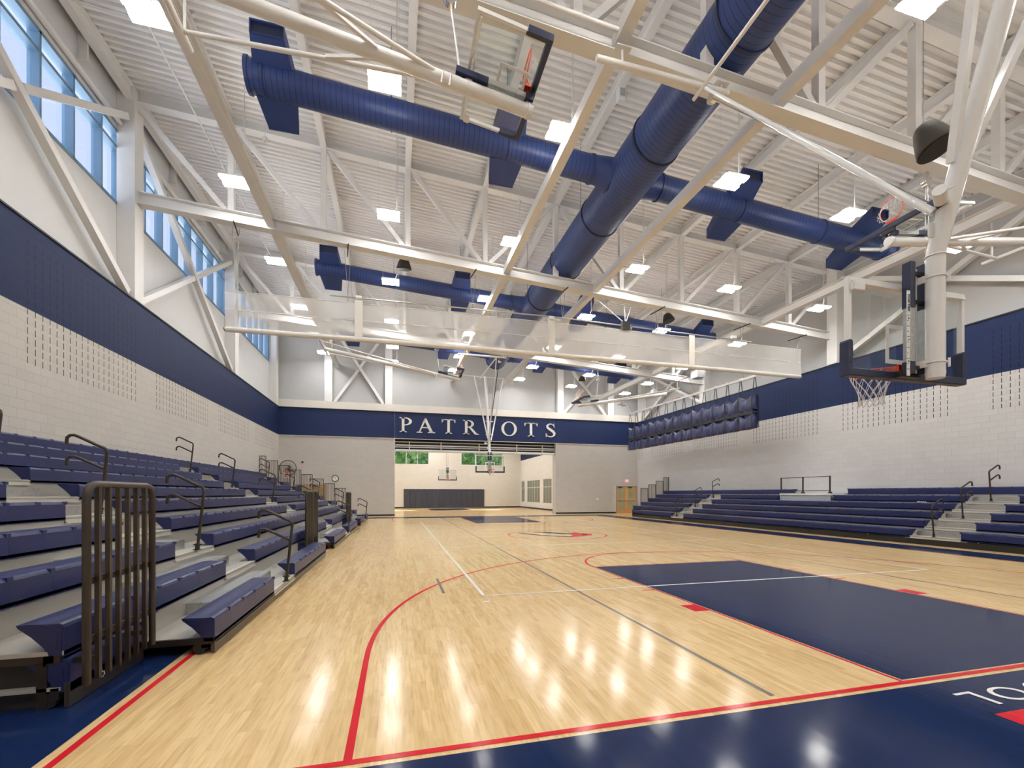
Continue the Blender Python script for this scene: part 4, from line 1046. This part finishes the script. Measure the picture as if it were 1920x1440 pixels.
back_text('scale_lettering', 'PORTER', .040, xs_+.018, .76, -PI/2, M['pad'], width=.20)
for k, ch in enumerate(('8', '9', '10')): back_text('scale_lettering', ch, .026, xs_+.018, .11+.24*k, -PI/2, M['dark'])

def side_backstop(label, p, sx, slope, L, hz=None):
    """side court basket folded up under the roof, board face up; sx -1 hinged towards the left wall"""
    o = thing('folded_backstop', p, label, 'basketball hoop', 'folded side backstops')
    up = Vector((sx, 0, slope)).normalized(); n = Vector((-sx*slope, 0, 1)).normalized()
    T = frame_of(p, n, up)
    board(o, T, net_hang=True)
    N = lambda: TB(T, o.location)
    b = N(); b.tube([(0, -.31, -.04), (0, -.31, 1.5), (0, -.30, L)], .098, 24); b.build('mast', M['steel'], o)
    mount(o, T, 0, -.31, (.04, 1.02), r=.10)
    for z in (1.30, 1.42):
        b = N(); b.ring((0, -.31, z), (0, 0, 1), .104, .009, 26, 6); b.tube([(.11, -.31, z), (.15, -.52, z)], .016, 8); b.build('mast_clamp', M['steel'], o)
    for s in (-1, 1):
        b = N(); b.tube([(s*.07, -.30, 1.55), (s*.95, -.22, L+.05)], .036, 12); b.build('side_brace', M['steel'], o)
        b = N(); b.bar((s*.42, -.26, L*.60), (0, -.31, L*.42), .05, .05); b.build('strut', M['steel'], o)
    b = N(); b.tube([(-1.25, -.22, L+.05), (1.25, -.22, L+.05)], .05, 12); b.build('hinge_pipe', M['steel'], o)
    H = T @ Vector((0, -.22, L+.05))
    for s in (-1, 1):
        h = T @ Vector((s*1.05, -.22, L+.05)); b = MB(tuple(o.location)); b.tube([h, (h.x, h.y, zbc(h.x)+.6 if False else zbc(h.x)+.1)], .024, 8); b.build('drop_pipe', M['steel'], o)
    # hoist line from the mast up to a pulley under the roof
    a = T @ Vector((0, -.20, 1.15)); zt = min(a.z+1.25, zbc(a.x)-.1); c = Vector((a.x+sx*.15, a.y+.1, zt))
    b = MB(tuple(o.location))
    for dy in (-.035, .035): b.tube([(a.x, a.y+dy, a.z), (c.x, c.y+dy*.5, c.z)], .008, 5)
    b.build('hoist_cable', M['bwhite'], o)
    b = MB(tuple(o.location)); b.tube([(c.x, c.y-.05, c.z+.06), (c.x, c.y+.05, c.z+.06)], .11, 20); b.box(c.x-.03, c.x+.03, c.y-.03, c.y+.03, c.z+.10, zbc(c.x)+.02); b.build('pulley', M['chrome'], o)
    b = MB(tuple(o.location)); z = zbc(c.x)+.03; e1 = (H.x-sx*.0, c.y, zbc(H.x)+.03); e2 = (p[0]-sx*1.6, c.y, zbc(p[0]-sx*1.6)+.03); b.tube([e1, e2], .036, 12); b.build('support_pipe', M['steel'], o)
    return o
side_backstop('glass backboard folded flat on a thick white mast, left of the big duct', (-3.62, 4.22, 8.02), -1, .15, 5.3)
side_backstop('navy-edged backboard folded up behind the near mast, red rim pointing up', (4.60, 4.60, 7.32), 1, .14, 5.2)
side_backstop('small folded backboard on a long white arm below the left part of the rolled mesh', (-2.35, 21.4, 8.05), -1, .16, 7.0)
side_backstop('small folded backboard on a long white arm at the far right, red rim upwards', (4.50, 21.4, 7.0), 1, .17, 5.9)
# neighbour gym basket
o = thing('basketball_backstop', (-.88, 41.4, 2.9), 'small distant basketball backboard in the neighbouring gym, above the dark wall mats', 'basketball hoop')
T = frame_of((-.88, 41.4, 2.9), (0, -1, 0), (0, 0, 1)); board(o, T, fine=False)
b = MB(tuple(o.location)); b.tube([(-.88, 41.75, 2.9), (-.88, 41.75, 4.4), (-.88, 42.2, 8.55)], .11, 18); b.build('mast', M['steel'], o)
for s in (-1, 1): b = MB(tuple(o.location)); b.bar((-.88+s*.08, 41.8, 4.6), (-.88+s*1.1, 42.2, 8.5), .06, .06, up=(0, 1, 0)); b.build('side_brace', M['steel'], o)

# fan shaped wall basket beyond the left bleachers
o = thing('wall_basket', (-12.55, 28.55, 2.75), 'small fan-shaped backboard with a red rim, behind the end rails of the left bleachers', 'basketball hoop')
T = frame_of((-12.55, 28.55, 2.75), (0, -1, 0), (0, 0, 1)); N_ = lambda: TB(T, o.location)
fan = [(.5*math.cos(t), .42+.5*math.sin(t)) for t in [PI*k/20 for k in range(21)]]+[(-.42, .10), (-.20, .0), (.20, .0), (.42, .10)]
b = N_(); b.add([(x, 0, z) for x, z in fan], [tuple(range(len(fan)))]); b.build('glass_panel', M['glass'], o, fix=False)
b = N_(); b.tube([(x, 0, z) for x, z in fan+fan[:1]], .022, 6); b.build('frame_bar', M['dark'], o)
b = N_(); b.ring((0, .38, .15), (0, 0, 1), .2286, .014, 28, 6); b.box(-.16, .16, .0, .03, .04, .22); b.box(-.06, .06, .02, .17, .12, .15); b.build('rim', M['orange'], o)
b = N_(); R = .2286; L_ = [(0, 1), (.12, .8), (.24, .62), (.38, .55)]
for l in range(3):
    for k in range(10):
        for dk in (-.5, .5):
            a0 = 2*PI*(k+.5*(l % 2))/10; a1 = a0+2*PI*dk/10
            b.tube([(R*L_[l][1]*math.cos(a0), .38+R*L_[l][1]*math.sin(a0), .14-L_[l][0]), (R*L_[l+1][1]*math.cos(a1), .38+R*L_[l+1][1]*math.sin(a1), .14-L_[l+1][0])], .005, 4, cap=False)
b.build('net', M['net'], o, fix=False)
b = N_(); b.box(-.05, .05, -.40, -.02, .30, .36); b.box(-.05, .05, -.40, -.02, .05, .11); b.box(-.06, .06, -.44, -.40, -.1, .6); b.build('wall_bracket', M['dark'], o)
# ================================================================ rolled white mesh divider
def mesh_divider():
    Y = 13.15; x0, x1 = -11.0, 11.6; zb, zt = 6.72, 7.92
    o = thing('divider_curtain', ((x0+x1)/2, Y, zb), 'translucent white mesh divider curtain rolled up across the middle of the gym', 'curtain')
    org = tuple(o.location); n = 90
    def sag(x): t = (x-x0)/(x1-x0); return .10*math.sin(PI*t)
    for dy, h0, h1, nm in ((-.03, zb, zt, 'mesh_panel'),):
        b = MB(org); vs = []; fs = []; rows = 5
        for i in range(n+1):
            x = x0+(x1-x0)*i/n
            for j in range(rows+1):
                t = j/rows; z = h0+(h1-h0)*t + sag(x)*(.55 if j else .4)
                y = Y+dy+.020*math.sin(i*1.3+j*.9)+.028*math.sin(i*.41)*(1-t)
                vs.append((x, y, z))
        for i in range(n):
            for j in range(rows): a = i*(rows+1)+j; fs.append((a, a+rows+1, a+rows+2, a+1))
        b.add(vs, fs, 0, True); b.build(nm, M['mesh'], o, fix=False)
    for z, r in ((zt, .012), (zb+.62, .010)):
        b = MB(org); b.tube([(x0+(x1-x0)*i/24, Y-.04, z+sag(x0+(x1-x0)*i/24)*.55) for i in range(25)], r, 6); b.build('hem_cord', M['cream'], o)
    b = MB(org); b.tube([(x0+(x1-x0)*i/24, Y, zb+sag(x0+(x1-x0)*i/24)*.5) for i in range(25)], .085, 16); b.tube([(x0-.03, Y, zb), (x0, Y, zb)], .06, 12, mat=1); b.build('roll_tube', [M['cream'], M['black']], o)
    b = MB(org); b.tube([(x1, Y, zb-.02), (x1, Y, zt)], .014, 6); b.build('hem_cord', M['cream'], o)
    for x in (-7.0, -.1, 6.0):
        b = MB(org); b.box(x-.13, x+.13, Y-.07, Y-.055, zb, zt+.12); b.build('lifting_strap', M['cream'], o)
    b = MB(org); b.tube([(-7.9, Y, 8.14), (0, Y, 8.22), (9.0, Y, 8.05)], .026, 8); b.build('drive_pipe', M['galv'], o)
    for x in (-7.0, -.1, 8.1):
        b = MB(org); b.tube([(x-.1, Y, 8.16), (x+.1, Y, 8.16)], .075, 14); b.build('strap_reel', M['bwhite'], o)
    for x in (-10.7, -7.35, -3.1, .35, 4.45, 8.5, 11.45):
        b = MB(org); zc_ = zbc(x)-.19
        for s in (-1, 1): b.tube([(x+s*.10, Y, zc_), (x, Y, 8.2 if -8 < x < 9 else zt+.02)], .007, 5)
        b.tube([(x, Y, 8.2), (x, Y, zt)], .007, 5)
        b.build('hanger_chain', M['wire'], o)
        b = MB(org); b.bar((x+.06, Y-.42, zc_-.01), (x-.06, Y+.42, zc_-.01), .03, .03); b.build('hanger_bar', M['dark'], o)
    b = MB(org); x = 3.0; b.box(x-.16, x+.14, Y-.12, Y+.12, 7.98, 8.30); b.build('motor_housing', M['dark'], o)
    b = MB(org); b.box(x+.14, x+.26, Y-.07, Y+.07, 8.02, 8.20); b.build('motor_box', M['chrome'], o)
    b = MB(org)
    b.tube([(x, Y, 8.25), (x-.05, Y, zbc(x)-.18)], .02, 6); b.tube([(x, Y, 8.25), (x+.28, Y, zbc(x)-.18)], .018, 6); b.tube([(x, Y, 8.25), (x-1.2, Y-.1, zbc(x)-.25)], .018, 6)
    b.build('motor_bracket', M['bwhite'], o)
mesh_divider()

# ================================================================ navy vinyl curtain bundle hung in straps on the right
def vinyl():
    X = 10.5; y0, y1 = 14.3, 26.1
    zt = lambda y: 7.05+.02*(y-y0)
    o = thing('vinyl_curtain', (X, (y0+y1)/2, 4.7), 'long navy vinyl curtain gathered up in black straps beside the right wall', 'curtain'); org = tuple(o.location)
    b = MB(org); b.bar((X, y0+.3, zt(y0)), (X, y1, zt(y1)), .07, .10); b.build('track', M['bwhite'], o)
    ns = 14; ys = [y0+.25+(y1-.1-y0-.25)*k/(ns-1) for k in range(ns)]
    for lvl, (zb_, ztop) in enumerate(((4.60, 5.33), (5.42, 6.22))):
        b = MB(org); vs = []; fs = []; per = 12; m = (ns-1)*per; rows = 20
        for i in range(m+1):
            k = i//per; f = (i % per)/per; y = ys[min(k, ns-1)] + (ys[1]-ys[0])*f if k < ns-1 else ys[-1]
            s = math.sin(PI*f)                          # sag between two straps
            e = .12*(1 if i in (0, m) else 0)
            for j in range(rows):
                a = 2*PI*j/rows; wv = .02*math.sin(3*a+i*1.7)+.015*math.sin(i*2.3)
                ca, sa = math.cos(a), math.sin(a); sq = abs(ca)**.45*(1 if ca > 0 else -1); sz = abs(sa)**.55*(1 if sa > 0 else -1)
                zc_ = (zb_+ztop)/2; hh = (ztop-zb_)/2
                top = max(0, sz); drape = .20*s*top*top                       # the cloth hangs in a swag between straps
                crease = .030*math.sin(PI*f*5+k)*s+.018*math.sin(9*f+2.1*k+3*sz)
                z = zc_ + hh*sz - drape - .03*s*(1 if sz < -.5 else 0)
                vs.append((X+sq*(.17-.07*top*s+.03*s)+crease*(1 if ca < 0 else .5), y+.02*math.sin(5*sz+k)*s, z+(y-y0)*.004))
        for i in range(m):
            for j in range(rows): fs.append((i*rows+j, i*rows+(j+1) % rows, (i+1)*rows+(j+1) % rows, (i+1)*rows+j))
        fs.append(tuple(range(rows))); fs.append(tuple(m*rows+j for j in range(rows)))
        b.add(vs, fs, 0, True); b.build('gathered_fold', M['vinyl'], o)
    b = MB(org); b.box(X-.14, X+.14, y0+.25, y1-.1, 5.28, 5.50); b.build('inner_fold', M['strap'], o)
    for y in ys:
        b = MB(org)
        for s in (-1, 1):
            pts = [(X+s*.03, y, zt(y)-.03), (X+s*.13, y, 6.22), (X+s*.20, y, 6.05), (X+s*.20, y, 5.45), (X+s*.19, y, 5.2), (X+s*.20, y, 4.66), (X+s*.12, y, 4.59)]
            for p, q in zip(pts[:-1], pts[1:]): b.bar(p, q, .05, .008, up=(1, 0, 0))
        b.build('strap', M['strap'], o)
        b = MB(org); b.box(X-.05, X+.05, y-.05, y+.05, zt(y)-.06, zt(y)+.08); b.build('strap_bracket', M['bwhite'], o)
    for y in (15.2, 18.8, 22.4, 25.6):
        b = MB(org); b.tube([(X, y, zt(y)+.05), (X-.9, y, zbc(9.35)-.1)], .007, 5); b.build('hanger_cable', M['wire'], o)
    b = MB(org); b.box(X-.04, X+.04, 20.3, 21.0, zt(21)+.045, zt(21)+.075, 0); b.box(X-.04, X+.04, 18.5, 19.0, zt(19)+.045, zt(19)+.075, 1); b.build('warning_tag', [M['orange'], M['yellow']], o)
    b = MB(org); b.box(X-1.1, X-.62, 17.2, 17.75, 7.62, 8.0); b.build('winch_box', M['galv'], o)
    b = MB(org); b.tube([(X-.85, 17.75, 7.9), (X-.85, 26.2, 7.9)], .03, 8); b.build('winch_shaft', M['galv'], o)
    for y in (21.6, 25.4):
        b = MB(org); b.box(X-1.0, X-.7, y-.15, y+.15, 7.7, 7.95); b.tube([(X-.85, y, 7.95), (X-.9, y, zbc(9.6)-.12)], .015, 6); b.build('winch_box', M['galv'], o)
    b = MB(org); b.tube([(X-.85, 17.45, 8.0), (X-.95, 17.45, zbc(9.6)-.12)], .02, 6); b.build('drop_pipe', M['galv'], o)
vinyl()

# ================================================================ speakers
def speaker(p, r, h, label, tilt=.35, az=0.0):
    o = thing('pendant_speaker', p, label, 'speaker', 'pendant speakers'); 
    R = Matrix.Translation(p) @ Matrix.Rotation(az, 4, 'Z') @ Matrix.Rotation(tilt, 4, 'X')
    b = TB(R, p); n = 28
    prof = [(1.0, 0), (1.03, .05), (.99, .16), (.80, .58), (.62, .88), (.48, .98), (.25, 1.0)]
    b.tube([(0, 0, h*z) for _, z in prof], [r*k for k, _ in prof], n); b.build('speaker_shell', M['speaker'], o)
    b = TB(R, p); b.tube([(0, 0, -.012), (0, 0, .004)], r*.93, n); b.build('speaker_grille', M['black'], o)
    b = MB(p); t = R @ Vector((0, 0, h)); b.tube([t, (t.x, t.y, zdk(t.x)-.03)], .006, 5); b.build('hanger_cable', M['wire'], o)
speaker((2.14, 2.18, 6.72), .24, .46, 'large dark cone loudspeaker hanging at the upper right of the roof', -.35, .4)
speaker((-5.49, 14.4, 9.93), .27, .36, 'dark round loudspeaker hanging left of the big duct behind the truss', .25)
speaker((6.35, 15.2, 9.45), .26, .36, 'dark loudspeaker hanging right of the big duct, over the mesh divider', -.25, .8)
speaker((5.9, 24.0, 8.85), .24, .32, 'small far loudspeaker hanging under the last navy branch duct', .2)

# exit signs, ceiling exit sign on the beam, detectors
b = MB((11.88, YW-.04, 2.42)); b.box(11.70, 12.08, YW-.05, YW-.02, 2.42, 2.66, 0); ex = b.build('exit_sign', M['lampbody']); tag(ex, 'small lit red exit sign above the right-hand wooden double door', 'exit sign')
text_mesh('sign_lettering', 'EXIT', .15, M['exit'], ex, Matrix(((1, 0, 0, 11.89), (0, 0, -1, YW-.053), (0, 1, 0, 2.54), (0, 0, 0, 1))), extrude=.002, width=.27) if False else None
cu = bpy.data.curves.new('exit', 'FONT'); cu.body = 'EXIT'; cu.size = .19; cu.align_x = 'CENTER'; cu.align_y = 'CENTER'; cu.extrude = .002; cu.offset = .006
t = bpy.data.objects.new('tmp', cu); COL.objects.link(t); bpy.context.view_layer.update(); me = bpy.data.meshes.new_from_object(t.evaluated_get(bpy.context.evaluated_depsgraph_get())); bpy.data.objects.remove(t)
me.transform(Matrix(((.62, 0, 0, .01), (0, 0, -1, -.0135), (0, 1, 0, .12), (0, 0, 0, 1)))); me.materials.clear(); me.materials.append(M['exit'])
lt = bpy.data.objects.new('sign_lettering', me); COL.objects.link(lt); lt.parent = ex

# ================================================================ PATRIOTS on the far band
def glyph(ch):
    """serif capitals on a 100 unit cap height: list of closed polygons, and the advance width"""
    def ell(cx, cy, rx, ry, a0=0, a1=2*PI, n=40): return [(cx+rx*math.cos(a0+(a1-a0)*i/n), cy+ry*math.sin(a0+(a1-a0)*i/n)) for i in range(n+1)]
    def ring(o, i):
        out = []
        for k in range(len(o)-1): out.append([o[k], o[k+1], i[k+1], i[k]])
        return out
    def stem(x0, x1): return [[(x0, 0), (x1, 0), (x1, 100), (x0, 100)]]
    def serif(x0, x1, y, d=1, a=0, c=0): return [[(x0, y), (x1, y), (x1, y+d*4), (c or x1-8, y+d*8), (a or x0+8, y+d*8), (x0, y+d*4)]]
    if ch == 'P': return stem(15, 30)+serif(2, 44, 0)+[[(2, 100), (2, 96), (15, 91), (30, 91), (30, 100)]]+ring([(30, 47)]+ell(34, 73.5, 38, 26.5, -PI/2, PI/2, 24)+[(30, 100)], [(30, 53)]+ell(34, 73.5, 22, 20.5, -PI/2, PI/2, 24)+[(30, 94)]), 74
    if ch == 'R': return stem(15, 30)+serif(2, 43, 0)+[[(2, 100), (2, 96), (15, 91), (30, 91), (30, 100)]]+ring([(30, 48)]+ell(34, 74, 35, 26, -PI/2, PI/2, 24)+[(30, 100)], [(30, 54)]+ell(34, 74, 20, 20, -PI/2, PI/2, 24)+[(30, 94)])+[[(38, 50), (53, 50), (86, 8), (99, 4), (99, 0), (74, 0)]], 98
    if ch == 'A': return [[(12, 5), (20, 5), (52, 86), (50, 100), (46, 100)], [(46, 100), (54, 100), (94, 5), (76, 5), (45, 82)], [(28, 33), (68, 33), (66, 39), (30, 39)]]+serif(0, 32, 0)+serif(63, 106, 0), 106
    if ch == 'T': return stem(36, 52)+serif(22, 66, 0)+[[(1, 100), (87, 100), (87, 94), (1, 94)], [(0, 100), (1, 76), (5, 76), (10, 90), (20, 94), (20, 100)], [(88, 100), (87, 76), (83, 76), (78, 90), (68, 94), (68, 100)]], 88
    if ch == 'I': return stem(15, 30)+serif(1, 44, 0)+serif(1, 44, 100, -1), 45
    if ch == 'O': return ring(ell(48, 50, 48, 52), ell(48, 50, 32, 46)), 96
    if ch == 'S':
        pts = [(56, 82, 3), (50, 91, 4), (38, 97, 5), (24, 94, 7), (14, 84, 10), (15, 72, 12), (24, 62, 13), (38, 52, 14), (52, 41, 14), (60, 29, 12.5), (59, 16, 10), (49, 6, 7), (34, 2.5, 5), (18, 6, 4), (9, 17, 3)]
        L = []; Rr = []
        for i, (x, y, w) in enumerate(pts):
            a = Vector(pts[max(0, i-1)][:2]); c = Vector(pts[min(len(pts)-1, i+1)][:2]); d = (c-a).normalized(); nn = Vector((-d.y, d.x))*w/2*1.25
            L.append((x+nn.x, y+nn.y)); Rr.append((x-nn.x, y-nn.y))
        return [[L[i], L[i+1], Rr[i+1], Rr[i]] for i in range(len(pts)-1)]+[[(54, 100), (58, 100), (61, 72), (57, 72)], [(5, 0), (9, 0), (9, 28), (4, 28)]], 66
sg_ = thing('wall_lettering', (.1, YW-.05, 5.80), 'large white serif letters reading PATRIOTS on the navy band above the opening', 'sign')
for ch, x0, x1 in (('P', -5.61, -4.71), ('A', -4.42, -3.13), ('T', -2.68, -1.70), ('R', -1.20, -.02), ('I', .47, 1.07), ('O', 1.67, 2.84), ('T', 3.42, 4.46), ('S', 5.05, 5.86)):
    polys, w = glyph(ch); H = 1.03; b = MB((.1, YW-.05, 5.80))
    for pl in polys:
        f = [(x0+(x1-x0)*px/w, 5.80+H*py/100) for px, py in pl]
        n = len(f); vs = [(x, YW-.075, z) for x, z in f]+[(x, YW-.035, z) for x, z in f]
        b.add(vs, [tuple(range(n)), tuple(range(2*n-1, n-1, -1))]+[(i, (i+1) % n, n+(i+1) % n, n+i) for i in range(n)], 0)
    b.build('letter', plain('letter_white', (.80, .78, .74), .5) if ch == 'P' else bpy.data.materials['letter_white'], sg_)

# ================================================================ rolled partition in the head of the opening
pt = thing('rolled_partition', (0, YW+.35, 4.5), 'rolled-up partition with white and black rails in the head of the opening', 'partition'); org = tuple(pt.location)
for z, r, m in ((4.56, .09, 'bwhite'), (4.93, .05, 'bwhite')):
    b = MB(org); b.tube([(-5.85, YW+.25, z), (5.87, YW+.25, z)], r, 14); b.build('bottom_rail' if z < 4.7 else 'guide_rail', M[m], pt)
for z, h, m in ((4.70, .06, 'dark'), (4.80, .07, 'alum'), (5.04, .05, 'dark'), (5.16, .06, 'alum')):
    b = MB(org); b.box(-5.88, 5.90, YW+.22, YW+.30, z-h/2, z+h/2); b.build('partition_slat', M[m], pt)
b = MB(org); b.box(-5.88, 5.90, YW+.34, YW+.62, 4.62, 5.36); b.build('roll_housing', M['dark'], pt)
for x in (-4.9, -2.7, .05, 2.9, 4.9): b = MB(org); b.box(x-.03, x+.03, YW+.12, YW+.20, 4.5, 5.2); b.build('lifting_strap', M['alum'], pt)
# panelled wall mats, in the neighbouring gym
mt = thing('wall_mat', (-.7, YF, 0), 'wide charcoal safety mat covering the lower end wall of the neighbouring gym', 'wall mat')
for k in range(14):
    x = -5.05+k*(8.65/14); b = MB(tuple(mt.location)); b.bevbox(x+.006, x+8.65/14-.006, YF-.07, YF-.005, .0+.02, 2.03, .012); b.build('mat_panel', M['mat'], mt)
# trees outside
def tree(x, y, h, r, label):
    o = thing('tree', (x, y, -1), label, 'tree', 'trees outside the far windows')
    b = MB((x, y, -1)); b.tube([(x, y, -1), (x+.1, y, h*.6)], [.25, .14], 10); b.build('trunk', M['bark'], o)
    rng = random.Random(int(x*7+y)); b = MB((x, y, -1))
    for k in range(420):
        a = rng.uniform(0, 2*PI); t = rng.uniform(-1, 1); q = rng.uniform(.75, 1.05)
        c = Vector((x+r*q*math.cos(a)*math.sqrt(1-t*t), y+r*q*math.sin(a)*math.sqrt(1-t*t), h*.62+t*h*.45)); s = rng.uniform(.25, .5)
        d1 = Vector((rng.uniform(-1, 1), rng.uniform(-1, 1), rng.uniform(-1, 1))).normalized()*s; d2 = d1.orthogonal().normalized()*s
        b.add([c-d1, c+d2, c+d1, c-d2], [(0, 1, 2, 3)], 0)
    b.tube([(x, y, h*.2), (x, y, h*.35), (x, y, h*.7), (x, y, h*1.0)], [r*.5, r*.8, r*.8, r*.3], 14)
    b.build('crown', M['leafy'], o, fix=False)
TL = ['dark green tree outside the left far window', 'leafy tree showing in the left far window', 'tree between the two far windows', 'yellow-green tree filling the right far window', 'leafy tree at the right edge of the right far window', 'leafy tree farthest right outside']
for i in range(6): tree(-8.5+4.7*i, 53.5+(i % 2)*.6, 10.5+(i % 3), 1.75, TL[i])
for i in range(6): tree(-10.5+5.0*i, 60.5, 14.5+(i % 2), 2.0, TL[i].replace('tree', 'tall back-row tree'))
b = MB(); b.box(-60, 60, 46.2, 120, -1.2, -1.0); g_ = b.build('ground', plain('grass', (.10, .16, .05), .9)); struct(g_)

# small fittings on the far wall
for x, z, w, h, lb in ((6.39, 1.05, .10, .14, 'small grey wall switch plate left of the right-hand door'), (9.36, 1.05, .22, .12, 'pale thermostat box on the far wall near the right-hand door'), (8.5, .40, .10, .12, 'small outlet low on the far wall, right of the opening'), (7.75, .40, .10, .12, 'small outlet low on the far wall, nearer the opening')):
    b = MB((x, YW-.01, z)); b.bevbox(x-w/2, x+w/2, YW-.035, YW-.002, z, z+h, .006); b.build('plate', M['lampbody'] if w > .15 else M['galv']).name
    o = bpy.context.scene.objects[-1] if False else COL.objects[-1]; o.name = 'wall_plate'; tag(o, lb, 'wall plate', 'wall plates')
b = MB((-11.75, YW-.06, 3.62)); b.tube([(-11.75, YW-.01, 3.62), (-11.75, YW-.10, 3.60)], [.045, .07], 12); tag(b.build('wall_camera', M['dark']), 'tiny dark dome camera high on the far wall near the left corner', 'camera')
ck = thing('wall_clock', (-9.0, YW-.05, 2.55), 'round white wall clock in a dark rim, above the left bleacher end railings', 'clock')
ck.location = (-9.75, YW-.05, 2.55); c = ck.location
b = MB(tuple(c)); b.ring((c.x, c.y, c.z), (0, 1, 0), .20, .025, 30, 8); b.build('clock_rim', M['dark'], ck)
b = MB(tuple(c)); b.tube([(c.x, c.y+.03, c.z), (c.x, c.y-.005, c.z)], .19, 28); b.build('clock_face', M['bwhite'], ck)
b = MB(tuple(c)); b.bar((c.x, c.y-.012, c.z), (c.x, c.y-.012, c.z+.12), .012, .006, up=(0, 1, 0)); b.bar((c.x, c.y-.012, c.z), (c.x+.05, c.y-.012, c.z-.06), .014, .006, up=(0, 1, 0)); b.build('clock_hands', M['dark'], ck)

# small sensors hung on cords, and a sounder box on a roof beam
for x, y, z, lb in ((-8.93, 9.56, 10.34, 'small white sensor hanging on a cord near the left windows'), (-2.33, 9.62, 9.9, 'small white sensor hanging on a cord beside the big duct, left of it'), (-8.85, 18.2, 10.33, 'small sensor hanging on a cord behind the left end of the rolled mesh'), (6.47, 9.51, 9.32, 'small white sensor hanging on a cord near the right wall')):
    b = MB((x, y, z)); b.tube([(x, y, z-.05), (x, y, z-.02), (x, y, z+.05), (x, y, z+.08)], [.03, .055, .055, .02], 12); b.tube([(x, y, z+.08), (x, y, zdk(x)-.02)], .006, 5)
    tag(b.build('pendant_sensor', M['bwhite']), lb, 'sensor', 'hanging sensors')
x, y = .02, 8.0; z = 11.95
b = MB((x, y, z)); b.bevbox(x-.11, x+.11, y-.09, y+.09, z, z+.36, .02, 0); b.box(x-.07, x+.07, y-.10, y-.088, z+.08, z+.28, 1); b.box(x-.03, x+.03, y-.02, y+.02, z+.36, zdk(x)-.0, 0)
tag(b.build('ceiling_sounder', [M['bwhite'], M['galv']]), 'white alarm box fixed under the roof deck beside the big duct', 'alarm')
